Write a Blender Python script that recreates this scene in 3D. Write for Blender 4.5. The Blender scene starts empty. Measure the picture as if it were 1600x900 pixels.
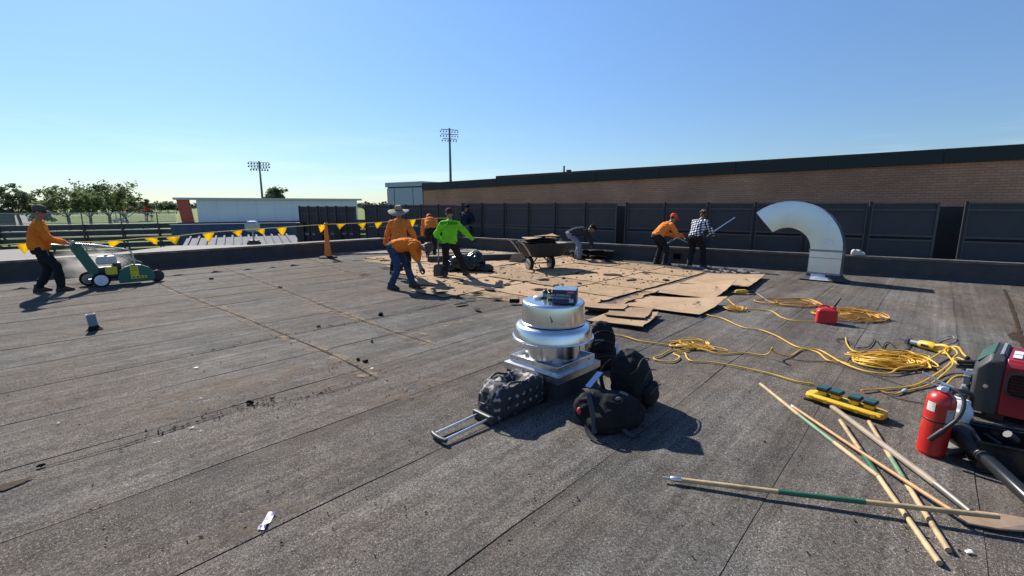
import bpy, bmesh, math, random
from mathutils import Vector, Matrix, noise, Quaternion

# ------------------------------------------------------------------ camera, sky, sun, exposure
random.seed(7)
SC = bpy.context.scene
COL = SC.collection
CAM_H, FPX, HORIZON = 1.75, 720.0, 320.0          # camera height over the roof, focal length and horizon of the 1600 px photo
PITCH = math.atan((450 - HORIZON) / FPX)
cd = bpy.data.cameras.new('camera'); cam = bpy.data.objects.new('camera', cd); COL.objects.link(cam)
cd.sensor_width = 36; cd.lens = 36 * FPX / 1600; cd.clip_start = .05; cd.clip_end = 6000
cam.location = (0, 0, CAM_H); cam.rotation_euler = (math.radians(90) - PITCH, 0, 0)
SC.camera = cam

SUN_EL, SUN_AZ = math.radians(37), math.radians(-37)    # azimuth measured from +Y towards +X
world = bpy.data.worlds.new('World'); SC.world = world; world.use_nodes = True
wn, wl = world.node_tree.nodes, world.node_tree.links
wn.clear()
sky = wn.new('ShaderNodeTexSky'); sky.sky_type = 'NISHITA'; sky.sun_disc = False
sky.sun_elevation = SUN_EL; sky.sun_rotation = SUN_AZ
sky.altitude = 200; sky.air_density = 1.0; sky.dust_density = .12; sky.ozone_density = 2.0
bg = wn.new('ShaderNodeBackground'); bg.inputs[1].default_value = .078
wo = wn.new('ShaderNodeOutputWorld')
# thin streaks of high cloud low over the horizon
tc = wn.new('ShaderNodeTexCoord'); mp = wn.new('ShaderNodeMapping'); mp.inputs['Scale'].default_value = (1.6, 1.6, 22)
mp.inputs['Rotation'].default_value = (.05, .03, .4)
nz = wn.new('ShaderNodeTexNoise'); nz.inputs['Scale'].default_value = 1.7; nz.inputs['Detail'].default_value = 6; nz.inputs['Roughness'].default_value = .55
rp = wn.new('ShaderNodeValToRGB'); rp.color_ramp.elements[0].position = .52; rp.color_ramp.elements[1].position = .82
sx = wn.new('ShaderNodeSeparateXYZ'); rz = wn.new('ShaderNodeMapRange')
rz.inputs[1].default_value = .17; rz.inputs[2].default_value = .05; rz.inputs[3].default_value = 0; rz.inputs[4].default_value = .40
mu = wn.new('ShaderNodeMath'); mu.operation = 'MULTIPLY'
mx = wn.new('ShaderNodeMixRGB'); mx.inputs[2].default_value = (7.5, 8.6, 9.4, 1)
wl.new(tc.outputs['Generated'], mp.inputs[0]); wl.new(mp.outputs[0], nz.inputs[0]); wl.new(nz.outputs[0], rp.inputs[0])
wl.new(tc.outputs['Generated'], sx.inputs[0]); wl.new(sx.outputs[2], rz.inputs[0])
wl.new(rp.outputs[0], mu.inputs[0]); wl.new(rz.outputs[0], mu.inputs[1]); wl.new(mu.outputs[0], mx.inputs[0])
tn = wn.new('ShaderNodeMixRGB'); tn.blend_type = 'MULTIPLY'; tn.inputs[0].default_value = 1; tn.inputs[2].default_value = (.80, .955, 1.14, 1)
hz_ = wn.new('ShaderNodeMapRange'); hz_.inputs[1].default_value = 0; hz_.inputs[2].default_value = .36; hz_.inputs[3].default_value = .62; hz_.inputs[4].default_value = 1.0
hm = wn.new('ShaderNodeVectorMath'); hm.operation = 'SCALE'; wl.new(sx.outputs[2], hz_.inputs[0]); wl.new(hz_.outputs[0], hm.inputs['Scale']); wl.new(sky.outputs[0], hm.inputs[0])
wl.new(hm.outputs[0], tn.inputs[1]); wl.new(tn.outputs[0], mx.inputs[1]); wl.new(mx.outputs[0], bg.inputs[0]); wl.new(bg.outputs[0], wo.inputs[0])

ld = bpy.data.lights.new('sun', 'SUN'); ld.energy = 4.7; ld.angle = math.radians(.53); ld.color = (1, .94, .84)
sun = bpy.data.objects.new('sun', ld); COL.objects.link(sun)
sdir = Vector((math.sin(SUN_AZ) * math.cos(SUN_EL), math.cos(SUN_AZ) * math.cos(SUN_EL), math.sin(SUN_EL)))
sun.rotation_euler = sdir.to_track_quat('Z', 'Y').to_euler()
sun.location = sdir * 60
SC.view_settings.view_transform = 'Standard'; SC.view_settings.look = 'None'
SC.view_settings.exposure = .85; SC.view_settings.gamma = 1; SC.view_settings.use_curve_mapping = False

# ------------------------------------------------------------------ surveying helpers: bearings read off the photo -> places on the roof
def ray(px, py):
    F = Vector((0, math.cos(PITCH), -math.sin(PITCH))); U = Vector((0, math.sin(PITCH), math.cos(PITCH)))
    return F * FPX + Vector((1, 0, 0)) * (px - 800) - U * (py - 450)
def G(px, py, z=0.0):
    d = ray(px, py); return Vector((0, 0, CAM_H)) + d * ((z - CAM_H) / d.z)
def AT(px, py, Y):
    d = ray(px, py); return Vector((0, 0, CAM_H)) + d * (Y / d.y)
def v2(v): return Vector((v[0], v[1], 0))
def on_line(px, P, D, py=320):
    """where the bearing of column px crosses the vertical plane through P along D"""
    d = ray(px, py); dx, dy = d.x, d.y
    t = (P.x * D.y - P.y * D.x) / (dx * D.y - dy * D.x)
    return Vector((dx * t, dy * t, 0))
def z_at(px, py, Q):
    d = ray(px, py); t = Vector((Q.x, Q.y)).length / Vector((d.x, d.y)).length
    return CAM_H + d.z * t

# ------------------------------------------------------------------ materials
MATS = {}
def mat(name, col, rough=.6, metal=0.0, vary=.15, scale=8.0, bump=0.0, bscale=60.0, col2=None, spec=.5, detail=4, coat=0.0, stretch=None, transl=0.0):
    if name in MATS: return MATS[name]
    m = bpy.data.materials.new(name); m.use_nodes = True; n, l = m.node_tree.nodes, m.node_tree.links
    b = n['Principled BSDF']; MATS[name] = m
    if rough >= .8: spec = min(spec, .1)
    b.inputs['Roughness'].default_value = rough; b.inputs['Metallic'].default_value = metal
    b.inputs['Specular IOR Level'].default_value = spec
    if coat: b.inputs['Coat Weight'].default_value = coat; b.inputs['Coat Roughness'].default_value = .15
    t = n.new('ShaderNodeTexCoord'); src = t.outputs['Object']
    if stretch:
        q = n.new('ShaderNodeMapping'); q.inputs['Scale'].default_value = stretch; l.new(src, q.inputs[0]); src = q.outputs[0]
    z = n.new('ShaderNodeTexNoise'); z.inputs['Scale'].default_value = scale; z.inputs['Detail'].default_value = detail; z.inputs['Roughness'].default_value = .6
    l.new(src, z.inputs[0])
    r = n.new('ShaderNodeValToRGB'); r.color_ramp.elements[0].position = .3; r.color_ramp.elements[1].position = .7
    c2 = col2 or tuple(min(1, c * (1 + vary)) for c in col); c1 = col if col2 else tuple(c * (1 - vary) for c in col)
    r.color_ramp.elements[0].color = (*c1, 1); r.color_ramp.elements[1].color = (*c2, 1)
    l.new(z.outputs[0], r.inputs[0]); l.new(r.outputs[0], b.inputs['Base Color'])
    if rough < .95:
        k = n.new('ShaderNodeMapRange'); k.inputs[3].default_value = max(.02, rough * .8); k.inputs[4].default_value = min(1, rough * 1.2)
        l.new(z.outputs[0], k.inputs[0]); l.new(k.outputs[0], b.inputs['Roughness'])
    if bump:
        w = n.new('ShaderNodeTexNoise'); w.inputs['Scale'].default_value = bscale; w.inputs['Detail'].default_value = 3
        l.new(src, w.inputs[0]); p = n.new('ShaderNodeBump'); p.inputs['Strength'].default_value = bump; p.inputs['Distance'].default_value = .01
        l.new(w.outputs[0], p.inputs['Height']); l.new(p.outputs[0], b.inputs['Normal'])
    if transl:
        tr = n.new('ShaderNodeBsdfTranslucent'); ms = n.new('ShaderNodeMixShader'); ms.inputs[0].default_value = transl
        l.new(r.outputs[0], tr.inputs[0]); l.new(b.outputs[0], ms.inputs[1]); l.new(tr.outputs[0], ms.inputs[2])
        l.new(ms.outputs[0], n['Material Output'].inputs[0])
    return m

def cloth(name, col, vary=.18, rough=.9, transl=0.0):
    return mat(name, col, rough, 0, vary, 6, .35, 45, spec=.2, transl=transl)

# ------------------------------------------------------------------ mesh helpers
class MB:
    def __init__(s): s.v, s.f, s.m = [], [], []
    def add(s, vs, fs, mi=0):
        o = len(s.v); s.v += [tuple(p) for p in vs]
        for f in fs: s.f.append([i + o for i in f]); s.m.append(mi)
        return s
    def box(s, c, size, rot=None, mi=0):
        hx, hy, hz = (k / 2 for k in size); c = Vector(c)
        R = rot if isinstance(rot, Matrix) else (Matrix.Rotation(rot, 3, 'Z') if rot else Matrix.Identity(3))
        vs = [c + R @ Vector((x, y, z)) for x in (-hx, hx) for y in (-hy, hy) for z in (-hz, hz)]
        return s.add(vs, [(0, 1, 3, 2), (4, 6, 7, 5), (0, 4, 5, 1), (2, 3, 7, 6), (0, 2, 6, 4), (1, 5, 7, 3)], mi)
    def prism(s, poly, z0, z1, mi=0):
        n = len(poly); ar = sum(poly[i][0] * poly[(i + 1) % n][1] - poly[(i + 1) % n][0] * poly[i][1] for i in range(n))
        if ar < 0: poly = poly[::-1]
        z0 = z0 if isinstance(z0, (list, tuple)) else [z0] * n; z1 = z1 if isinstance(z1, (list, tuple)) else [z1] * n
        vs = [(p[0], p[1], z) for p, z in zip(poly, z0)] + [(p[0], p[1], z) for p, z in zip(poly, z1)]
        fs = [tuple(range(n - 1, -1, -1)), tuple(range(n, 2 * n))] + [(i, (i + 1) % n, n + (i + 1) % n, n + i) for i in range(n)]
        return s.add(vs, fs, mi)
    def slab(s, poly3, nrm, th, mi=0):
        """polygon of 3D points extruded along nrm by th"""
        n = len(poly3); nrm = Vector(nrm).normalized() * th; p = [Vector(q) for q in poly3]
        N = Vector((0, 0, 0))
        for i in range(n): N += p[i].cross(p[(i + 1) % n])
        if N.dot(nrm) < 0: p = p[::-1]
        vs = p + [q + nrm for q in p]
        fs = [tuple(range(n - 1, -1, -1)), tuple(range(n, 2 * n))] + [(i, (i + 1) % n, n + (i + 1) % n, n + i) for i in range(n)]
        return s.add(vs, fs, mi)
    def loft(s, rings, cap=True, mi=0, closed=False):
        n = len(rings[0]); vs = [p for r in rings for p in r]; fs = []
        m = len(rings)
        for i in range(m if closed else m - 1):
            a, b = i * n, ((i + 1) % m) * n
            for j in range(n): fs.append((a + j, a + (j + 1) % n, b + (j + 1) % n, b + j))
        if cap and not closed: fs += [tuple(range(n - 1, -1, -1)), tuple((m - 1) * n + j for j in range(n))]
        return s.add(vs, fs, mi)
    def tube(s, pts, r, n=8, mi=0, cap=True, closed=False):
        pts = [Vector(p) for p in pts]; m = len(pts); rs = r if isinstance(r, (list, tuple)) else [r] * m
        rings = []; up = None
        for i, p in enumerate(pts):
            if closed: t = pts[(i + 1) % m] - pts[i - 1]
            else: t = pts[min(i + 1, m - 1)] - pts[max(i - 1, 0)]
            if t.length < 1e-9: t = Vector((0, 0, 1))
            t.normalize()
            if up is None: up = t.orthogonal().normalized()
            up = up - t * up.dot(t)
            if up.length < 1e-6: up = t.orthogonal()
            up.normalize(); sd = t.cross(up)
            rings.append([p + (up * math.cos(2 * math.pi * k / n) + sd * math.sin(2 * math.pi * k / n)) * rs[i] for k in range(n)])
        return s.loft(rings, cap, mi, closed)
    def capsule(s, p0, p1, r0, r1, n=12, mi=0):
        p0, p1 = Vector(p0), Vector(p1); t = p1 - p0
        t = t.normalized() if t.length > 1e-6 else Vector((0, 0, 1))
        pts, rs = [], []
        for a in (80, 60, 35, 10): pts.append(p0 - t * r0 * math.sin(math.radians(a))); rs.append(r0 * math.cos(math.radians(a)))
        for a in (10, 35, 60, 80): pts.append(p1 + t * r1 * math.sin(math.radians(a))); rs.append(r1 * math.cos(math.radians(a)))
        return s.tube(pts, rs, n, mi)
    def ball(s, c, r, n=16, m=10, R=None, mi=0):
        r = r if isinstance(r, (list, tuple)) else (r, r, r); c = Vector(c); rings = []
        for i in range(m + 1):
            a = math.pi * (i + .02) / (m + .04) - math.pi / 2
            ring = [Vector((math.cos(a) * math.cos(2 * math.pi * k / n) * r[0], math.cos(a) * math.sin(2 * math.pi * k / n) * r[1], math.sin(a) * r[2])) for k in range(n)]
            rings.append([c + (R @ q if R else q) for q in ring])
        return s.loft(rings, True, mi)
    def lathe(s, prof, n=32, c=(0, 0, 0), R=None, mi=0, cap=True):
        c = Vector(c); rings = []
        for r, z in prof:
            rings.append([c + ((R @ Vector((r * math.cos(2 * math.pi * k / n), r * math.sin(2 * math.pi * k / n), z))) if R else Vector((r * math.cos(2 * math.pi * k / n), r * math.sin(2 * math.pi * k / n), z))) for k in range(n)])
        return s.loft(rings, cap, mi)
    def mesh(s, name, mats, smooth=40):
        me = bpy.data.meshes.new(name); me.from_pydata(s.v, [], s.f)
        for k in (mats if isinstance(mats, (list, tuple)) else [mats]): me.materials.append(k)
        if any(s.m): me.polygons.foreach_set('material_index', s.m)
        me.validate()
        bm = bmesh.new(); bm.from_mesh(me); bmesh.ops.recalc_face_normals(bm, faces=bm.faces); bm.to_mesh(me); bm.free()
        if smooth:
            me.polygons.foreach_set('use_smooth', [True] * len(me.polygons)); me.set_sharp_from_angle(angle=math.radians(smooth))
        me.update(); return me
    def build(s, name, mats, parent=None, smooth=40, bevel=0, seg=2):
        o = bpy.data.objects.new(name, s.mesh(name, mats, smooth)); COL.objects.link(o); o.parent = parent
        if bevel:
            b = o.modifiers.new('bevel', 'BEVEL'); b.width = bevel; b.segments = seg; b.limit_method = 'ANGLE'; b.angle_limit = math.radians(35); b.harden_normals = False
        return o

def link(name, me, parent=None):
    o = bpy.data.objects.new(name, me); COL.objects.link(o); o.parent = parent; return o
def tag(o, label=None, cat=None, group=None, kind=None):
    if label: o['label'] = label
    if cat: o['category'] = cat
    if group: o['group'] = group
    if kind: o['kind'] = kind
    return o
def thing(name, label, cat, loc=(0, 0, 0), rz=0.0, group=None):
    o = bpy.data.objects.new(name, None); COL.objects.link(o); o.location = loc; o.rotation_euler = (0, 0, rz); o.empty_display_size = .2
    return tag(o, label, cat, group)
def copy_tree(o, parent=None):
    c = o.copy(); COL.objects.link(c); c.parent = parent
    for ch in list(o.children): copy_tree(ch, c)
    return c
def remesh(mb, voxel, smooth=3):
    """union the overlapping closed shapes of mb into one continuous skin"""
    me = mb.mesh('tmp', []); o = bpy.data.objects.new('tmp', me); COL.objects.link(o)
    r = o.modifiers.new('r', 'REMESH'); r.mode = 'VOXEL'; r.voxel_size = voxel; r.adaptivity = 0
    if smooth: sm = o.modifiers.new('s', 'SMOOTH'); sm.iterations = smooth; sm.factor = .5
    dg = bpy.context.evaluated_depsgraph_get(); out = bpy.data.meshes.new_from_object(o.evaluated_get(dg))
    bpy.data.objects.remove(o); bpy.data.meshes.remove(me)
    out.polygons.foreach_set('use_smooth', [True] * len(out.polygons))
    return out
def crumple(me, amp, freq, seed=0.0, amp2=0.0, freq2=0.0):
    me.update(); ns = [v.normal.copy() for v in me.vertices]; off = Vector((seed * 3.1, seed * 7.7, seed * 1.3))
    for v, nr in zip(me.vertices, ns):
        d = amp * noise.noise(v.co * freq + off)
        if amp2: d += amp2 * (1 - 2 * abs(noise.noise(v.co * freq2 + off)))
        v.co += nr * d
    me.update()
def spline(pts, step=.03):
    pts = [Vector(p) for p in pts]; out = []
    for i in range(len(pts) - 1):
        p0, p1, p2, p3 = pts[max(i - 1, 0)], pts[i], pts[i + 1], pts[min(i + 2, len(pts) - 1)]
        n = max(2, int((p2 - p1).length / step))
        for k in range(n):
            t = k / n
            out.append(.5 * ((2 * p1) + (p2 - p0) * t + (2 * p0 - 5 * p1 + 4 * p2 - p3) * t * t + (3 * p1 - p0 - 3 * p2 + p3) * t ** 3))
    out.append(pts[-1]); return out
def text(name, body, size, m, parent, M, align='CENTER', depth=.0006):
    cu = bpy.data.curves.new('t', 'FONT'); cu.body = body; cu.size = size; cu.align_x = align; cu.align_y = 'CENTER'; cu.extrude = depth; cu.resolution_u = 2
    o = bpy.data.objects.new('t', cu); COL.objects.link(o)
    me = bpy.data.meshes.new_from_object(o.evaluated_get(bpy.context.evaluated_depsgraph_get()))
    bpy.data.objects.remove(o); me.transform(M); me.materials.clear(); me.materials.append(m)
    return link(name, me, parent)
def frame(origin, xdir, ydir):
    x = Vector(xdir).normalized(); y = Vector(ydir); y = (y - x * y.dot(x)).normalized(); z = x.cross(y)
    M = Matrix((x, y, z)).transposed().to_4x4(); M.translation = Vector(origin); return M
rnd = random.uniform
# ------------------------------------------------------------------ the lie of the roof
L0, L1 = G(0, 440), G(600, 391)                     # foot of the left parapet
A = v2(L1 - L0).normalized()                        # along the membrane rolls
B = Vector((-A.y, A.x, 0))                          # across them, towards the left parapet
R0, R1 = G(1600, 446), G(960, 404.5)                # foot of the right parapet
RD = v2(R1 - R0).normalized()
RN = Vector((RD.y, -RD.x, 0))
if RN.y < 0: RN = -RN                               # away from the roof
def st(P): return P.dot(A), P.dot(B)
def ab(s, t, z=0.0): return A * s + B * t + Vector((0, 0, z))
tL = L0.dot(B)
def s_right(t):                                     # s where a roll at t meets the right parapet
    P = R0 - B * (t - 0); # solve (A*s+B*t-R0).RN = 0
    return (R0.dot(RN) - t * B.dot(RN)) / A.dot(RN)
CORNER = ab(s_right(tL), tL)
ROLLANG = math.atan2(A.y, A.x)
GROUND = -4.6

# ---- membrane material
def roof_material():
    m = bpy.data.materials.new('granulated_membrane'); m.use_nodes = True; n, l = m.node_tree.nodes, m.node_tree.links; b = n['Principled BSDF']
    t = n.new('ShaderNodeTexCoord')
    rot = n.new('ShaderNodeMapping'); rot.inputs['Rotation'].default_value = (0, 0, -ROLLANG); l.new(t.outputs['Object'], rot.inputs[0])
    def noi(scale, det=4, stretch=None, rough=.6):
        z = n.new('ShaderNodeTexNoise'); z.inputs['Scale'].default_value = scale; z.inputs['Detail'].default_value = det; z.inputs['Roughness'].default_value = rough
        if stretch:
            q = n.new('ShaderNodeMapping'); q.inputs['Scale'].default_value = stretch; l.new(rot.outputs[0], q.inputs[0]); l.new(q.outputs[0], z.inputs[0])
        else: l.new(rot.outputs[0], z.inputs[0])
        return z
    def ramp(src, stops):
        r = n.new('ShaderNodeValToRGB'); e = r.color_ramp.elements
        while len(e) < len(stops): e.new(.5)
        for k, (p, c) in zip(e, stops): k.position = p; k.color = (*c, 1) if len(c) == 3 else c
        l.new(src, r.inputs[0]); return r
    def mix(fac, a, bb, mode='MIX'):
        k = n.new('ShaderNodeMixRGB'); k.blend_type = mode
        for i, v in ((0, fac), (1, a), (2, bb)):
            if hasattr(v, 'is_linked'): l.new(v, k.inputs[i])
            else: k.inputs[i].default_value = v if i == 0 else (*v, 1)
        return k.outputs[0]
    streak = noi(1.0, 6, (.30, 2.6, 1), .68); fine = noi(1.0, 4, (.10, 17, 1), .6); big = noi(.28, 4); mid = noi(2.2, 5); gran = noi(230, 2); gran2 = noi(75, 5, None, .86); glint_fleck = noi(120, 2, None, .8); clus = noi(.9, 5, (.5, 1.6, 1), .7); mott = noi(5.5, 6, None, .8)
    oi = n.new('ShaderNodeObjectInfo')
    c = ramp(streak.outputs[0], [(.32, (.074, .070, .065)), (.50, (.116, .110, .103)), (.70, (.182, .174, .164))]).outputs[0]
    c = mix(ramp(big.outputs[0], [(.40, (0, 0, 0)), (.64, (.7, .7, .7))]).outputs[0], c, (.122, .093, .072))
    c = mix(ramp(mid.outputs[0], [(.35, (.35, .35, .35)), (.6, (0, 0, 0))]).outputs[0], c, (.050, .048, .047))
    c = mix(.38, c, ramp(fine.outputs[0], [(.36, (.62, .61, .60)), (.5, (1, 1, 1)), (.66, (1.42, 1.41, 1.39))]).outputs[0], 'MULTIPLY')
    g = ramp(gran.outputs[0], [(.32, (.42, .42, .42)), (.52, (1, 1, 1)), (.70, (1.75, 1.72, 1.68))]).outputs[0]
    c = mix(1.0, c, g, 'MULTIPLY')
    c = mix(.45, c, ramp(mott.outputs[0], [(.34, (.55, .54, .53)), (.5, (1, 1, 1)), (.66, (1.5, 1.48, 1.45))]).outputs[0], 'MULTIPLY')
    g2 = ramp(gran2.outputs[0], [(.36, (.30, .30, .30)), (.5, (.92, .92, .92)), (.62, (1.9, 1.89, 1.87))]).outputs[0]
    c = mix(.85, c, g2, 'MULTIPLY')
    tone = n.new('ShaderNodeMapRange'); tone.inputs[3].default_value = .86; tone.inputs[4].default_value = 1.07; l.new(oi.outputs['Random'], tone.inputs[0])
    hv = n.new('ShaderNodeHueSaturation'); l.new(tone.outputs[0], hv.inputs['Value']); l.new(c, hv.inputs['Color'])
    fs_ = n.new('ShaderNodeMath'); fs_.operation = 'MULTIPLY_ADD'; fs_.inputs[1].default_value = .30; l.new(clus.outputs[0], fs_.inputs[0]); l.new(glint_fleck.outputs[0], fs_.inputs[2])
    fl = ramp(fs_.outputs[0], [(.795, (0, 0, 0)), (.84, (1, 1, 1))]).outputs[0]
    c = mix(fl, hv.outputs[0], (.42, .41, .40))  # granule sparkle painted into the base colour as clustered pale flecks
    l.new(c, b.inputs['Base Color'])
    rr = n.new('ShaderNodeMapRange'); rr.inputs[3].default_value = .62; rr.inputs[4].default_value = .95; l.new(streak.outputs[0], rr.inputs[0]); l.new(rr.outputs[0], b.inputs['Roughness'])
    b.inputs['Specular IOR Level'].default_value = .02
    bp = n.new('ShaderNodeBump'); bp.inputs['Strength'].default_value = .55; bp.inputs['Distance'].default_value = .004
    bp2 = n.new('ShaderNodeBump'); bp2.inputs['Strength'].default_value = .5; bp2.inputs['Distance'].default_value = .03
    l.new(gran2.outputs[0], bp.inputs['Height']); l.new(mid.outputs[0], bp2.inputs['Height']); l.new(bp2.outputs[0], bp.inputs['Normal']); l.new(bp.outputs[0], b.inputs['Normal'])
    return m
M_ROOF = roof_material()
M_TAR = mat('bitumen', (.016, .015, .014), .9, 0, .3, 14, .5, 40, spec=.05)
M_FLASH = mat('black_flashing_felt', (.040, .041, .044), .7, 0, .35, 3.0, .5, 18)
M_CAPM = mat('parapet_cap_membrane', (.20, .185, .165), .8, 0, .4, 5, .5, 30)
M_TAN = mat('dusty_exposed_fibreboard', (.20, .140, .088), .95, 0, .3, 3.5, .6, 25, col2=(.33, .235, .150))

roof = MB().prism([v2(ab(-9, -10)), v2(ab(s_right(-10), -10)), v2(CORNER), v2(ab(-9, tL))], -.35, -.012).build('roof_deck', M_TAR, None, 0)
tag(roof, kind='structure')
# every roll of cap sheet is a strip of its own, its edge lapped over the next with a bead of bitumen
W = .955; nt = int((tL + 10) / W) + 1; ti = 0
SAW = [ ]
for i in range(nt):
    t0 = tL - (i + 1) * W; t1 = t0 + W + .05
    if i == 0: t1 = tL - .01
    send = min(s_right(t0), s_right(t1)) - .01; s = -9 - rnd(0, 6)
    while s < send - .5:
        e = s + rnd(8.5, 10.5)
        if e > send - 2: e = send
        s0 = max(s, -9)
        if e > s0 + .3:
            nseg = max(2, int((e - s0) / .35)); vs, fs, mi = [], [], []
            for k in range(nseg + 1):
                q = s0 + (e - s0) * k / nseg
                w0 = noise.noise(Vector((q * .9, t0 * 3, 2))); w1 = noise.noise(Vector((q * .9, t1 * 3, 5))); wm = noise.noise(Vector((q * .5, t0, 9)))
                lo = t0 + w0 * .022 + .01 * noise.noise(Vector((q * 4.5, t0 * 3, 7)))
                beadw = max(.0003, .0005 + .012 * noise.noise(Vector((q * 1.7, t0 * 5, 1))))
                for tt, z in ((lo - beadw, .0015), (lo - .002, .0014), (lo, max(.0018, .0040 + .004 * w0)), (t0 + W * .33, .005 + .003 * wm), (t0 + W * .66, .003 + .004 * w1), (t1, 0.0)):
                    vs.append(ab(q, tt, z))
            for k in range(nseg):
                for j in range(5):
                    a = k * 6 + j; fs.append((a, a + 6, a + 7, a + 1)); mi.append(1 if j < 2 else 0)
            mb = MB(); mb.v = [tuple(p) for p in vs]; mb.f = fs; mb.m = mi
            me = bpy.data.meshes.new('membrane_strip'); me.from_pydata(mb.v, [], fs); me.materials.append(M_ROOF); me.materials.append(M_TAR); me.polygons.foreach_set('material_index', mi)
            me.update()
            if me.polygons[2].normal.z < 0: me.flip_normals()
            link('membrane_strip', me, roof)
        s = e
# ---- saw cuts across the rolls with pale dust beside them, stains
def strip_sheet(name, pts, width, z, m, jag=.5, step=.12, parent=roof):
    pts = spline(pts, step); vs = []; n = len(pts)
    for i, p in enumerate(pts):
        d = v2(pts[min(i + 1, n - 1)] - pts[max(i - 1, 0)]).normalized(); sd = Vector((-d.y, d.x, 0))
        f = min(1, i / 2.5 + .15, (n - 1 - i) / 2.5 + .15)
        w0 = width * f * (1 + jag * noise.noise(Vector((i * .9, pts[0].x, 3)))); w1 = width * f * (1 + jag * noise.noise(Vector((i * .9, pts[0].y, 8))))
        vs += [v2(p) + sd * w0 + Vector((0, 0, z)), v2(p) - sd * w1 + Vector((0, 0, z))]
    fs = [(2 * i, 2 * i + 1, 2 * i + 3, 2 * i + 2) for i in range(n - 1)]
    me = bpy.data.meshes.new(name); me.from_pydata([tuple(v) for v in vs], [], fs); me.materials.append(m); me.update()
    if me.polygons and me.polygons[0].normal.z < 0: me.flip_normals()
    return link(name, me, parent)
def speckled(name, col, lo, hi, scale=14, rough=.9):
    """a thin scatter of dust: opaque grains, clear between"""
    m = mat(name, col, rough, 0, .25, 20); n, l = m.node_tree.nodes, m.node_tree.links; b = n['Principled BSDF']
    t = n.new('ShaderNodeTexCoord'); z = n.new('ShaderNodeTexNoise'); z.inputs['Scale'].default_value = scale; z.inputs['Detail'].default_value = 9; z.inputs['Roughness'].default_value = .8
    r = n.new('ShaderNodeValToRGB'); r.color_ramp.elements[0].position = lo; r.color_ramp.elements[1].position = hi
    l.new(t.outputs['Object'], z.inputs[0]); l.new(z.outputs[0], r.inputs[0]); l.new(r.outputs[0], b.inputs['Alpha']); return m
M_DUST = speckled('brown_saw_dust', (.27, .205, .145), .48, .70, 3.4)
M_DUSTY = speckled('thin_brown_dust', (.19, .145, .105), .46, .80, 2.2)
M_CHALK = speckled('pale_scuff', (.62, .62, .61), .56, .70, 16)
M_DAMP = speckled('brown_damp_stain', (.050, .036, .024), .30, .52, 3, .9)
CUTS = [[(232, 436), (300, 466), (380, 497), (440, 522), (520, 556), (588, 592)],
        [(330, 412), (400, 437), (470, 464), (545, 494), (600, 514), (680, 540)],
        [(470, 401), (540, 424), (600, 441)]]
for c in CUTS:
    pts = [G(*p) for p in c]
    strip_sheet('saw_cut', pts, .006, .0125, M_TAR, .9)
    strip_sheet('saw_dust', pts, .11, .0105, M_DUST, .9)
for a_, w_ in (([(640, 522), (690, 510), (740, 500), (790, 490)], .10), ([(500, 485), (540, 493), (580, 502)], .14), ([(520, 556), (545, 568)], .12), ([(640, 512), (675, 526)], .1), ([(640, 440), (700, 452), (800, 470)], .35)):
    strip_sheet('saw_dust', [G(*p) for p in a_], w_, .0115, M_DUST, .6)
for a_, w_ in (([(60, 520), (200, 505), (330, 480)], .5), ([(250, 470), (420, 450), (560, 420)], .5), ([(200, 650), (420, 600), (640, 560)], .5), ([(500, 640), (720, 600)], .45), ([(250, 880), (500, 780)], .22)):
    strip_sheet('dust_patch', [G(*p) for p in a_], w_, .0095, M_DUSTY, .5, .3)
for p, w_ in (((268, 686), .08), ((290, 683), .06), ((450, 535), .12), ((320, 625), .12), ((205, 760), .10), ((420, 600), .1), ((310, 668), .05)):
    g = G(*p); strip_sheet('chalk_mark', [g - A * .16, g, g + A * .14], w_, .0125, M_CHALK, .6)
strip_sheet('damp_stain', [G(-40, 772), G(10, 763), G(52, 748)], .055, .0135, M_DAMP, .15)
strip_sheet('damp_stain', [G(1568, 452), G(1580, 480), G(1590, 512), G(1600, 550)], .022, .0135, M_DAMP, .6)
strip_sheet('damp_stain', [G(1585, 520), G(1592, 530), G(1600, 540)], .09, .0145, M_DAMP, .3)
strip_sheet('open_seam', [G(384, 637), G(300, 663), G(200, 696), G(100, 723), G(0, 749)], .005, .0135, M_TAR, .9)
strip_sheet('open_seam', [G(600, 590), G(520, 612), G(450, 628), G(384, 637)], .005, .0135, M_TAR, .9)
strip_sheet('open_seam', [G(295, 556), G(360, 543), G(440, 525), G(560, 503), G(640, 488), G(700, 474)], .006, .0135, M_TAR, .9)

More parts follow.
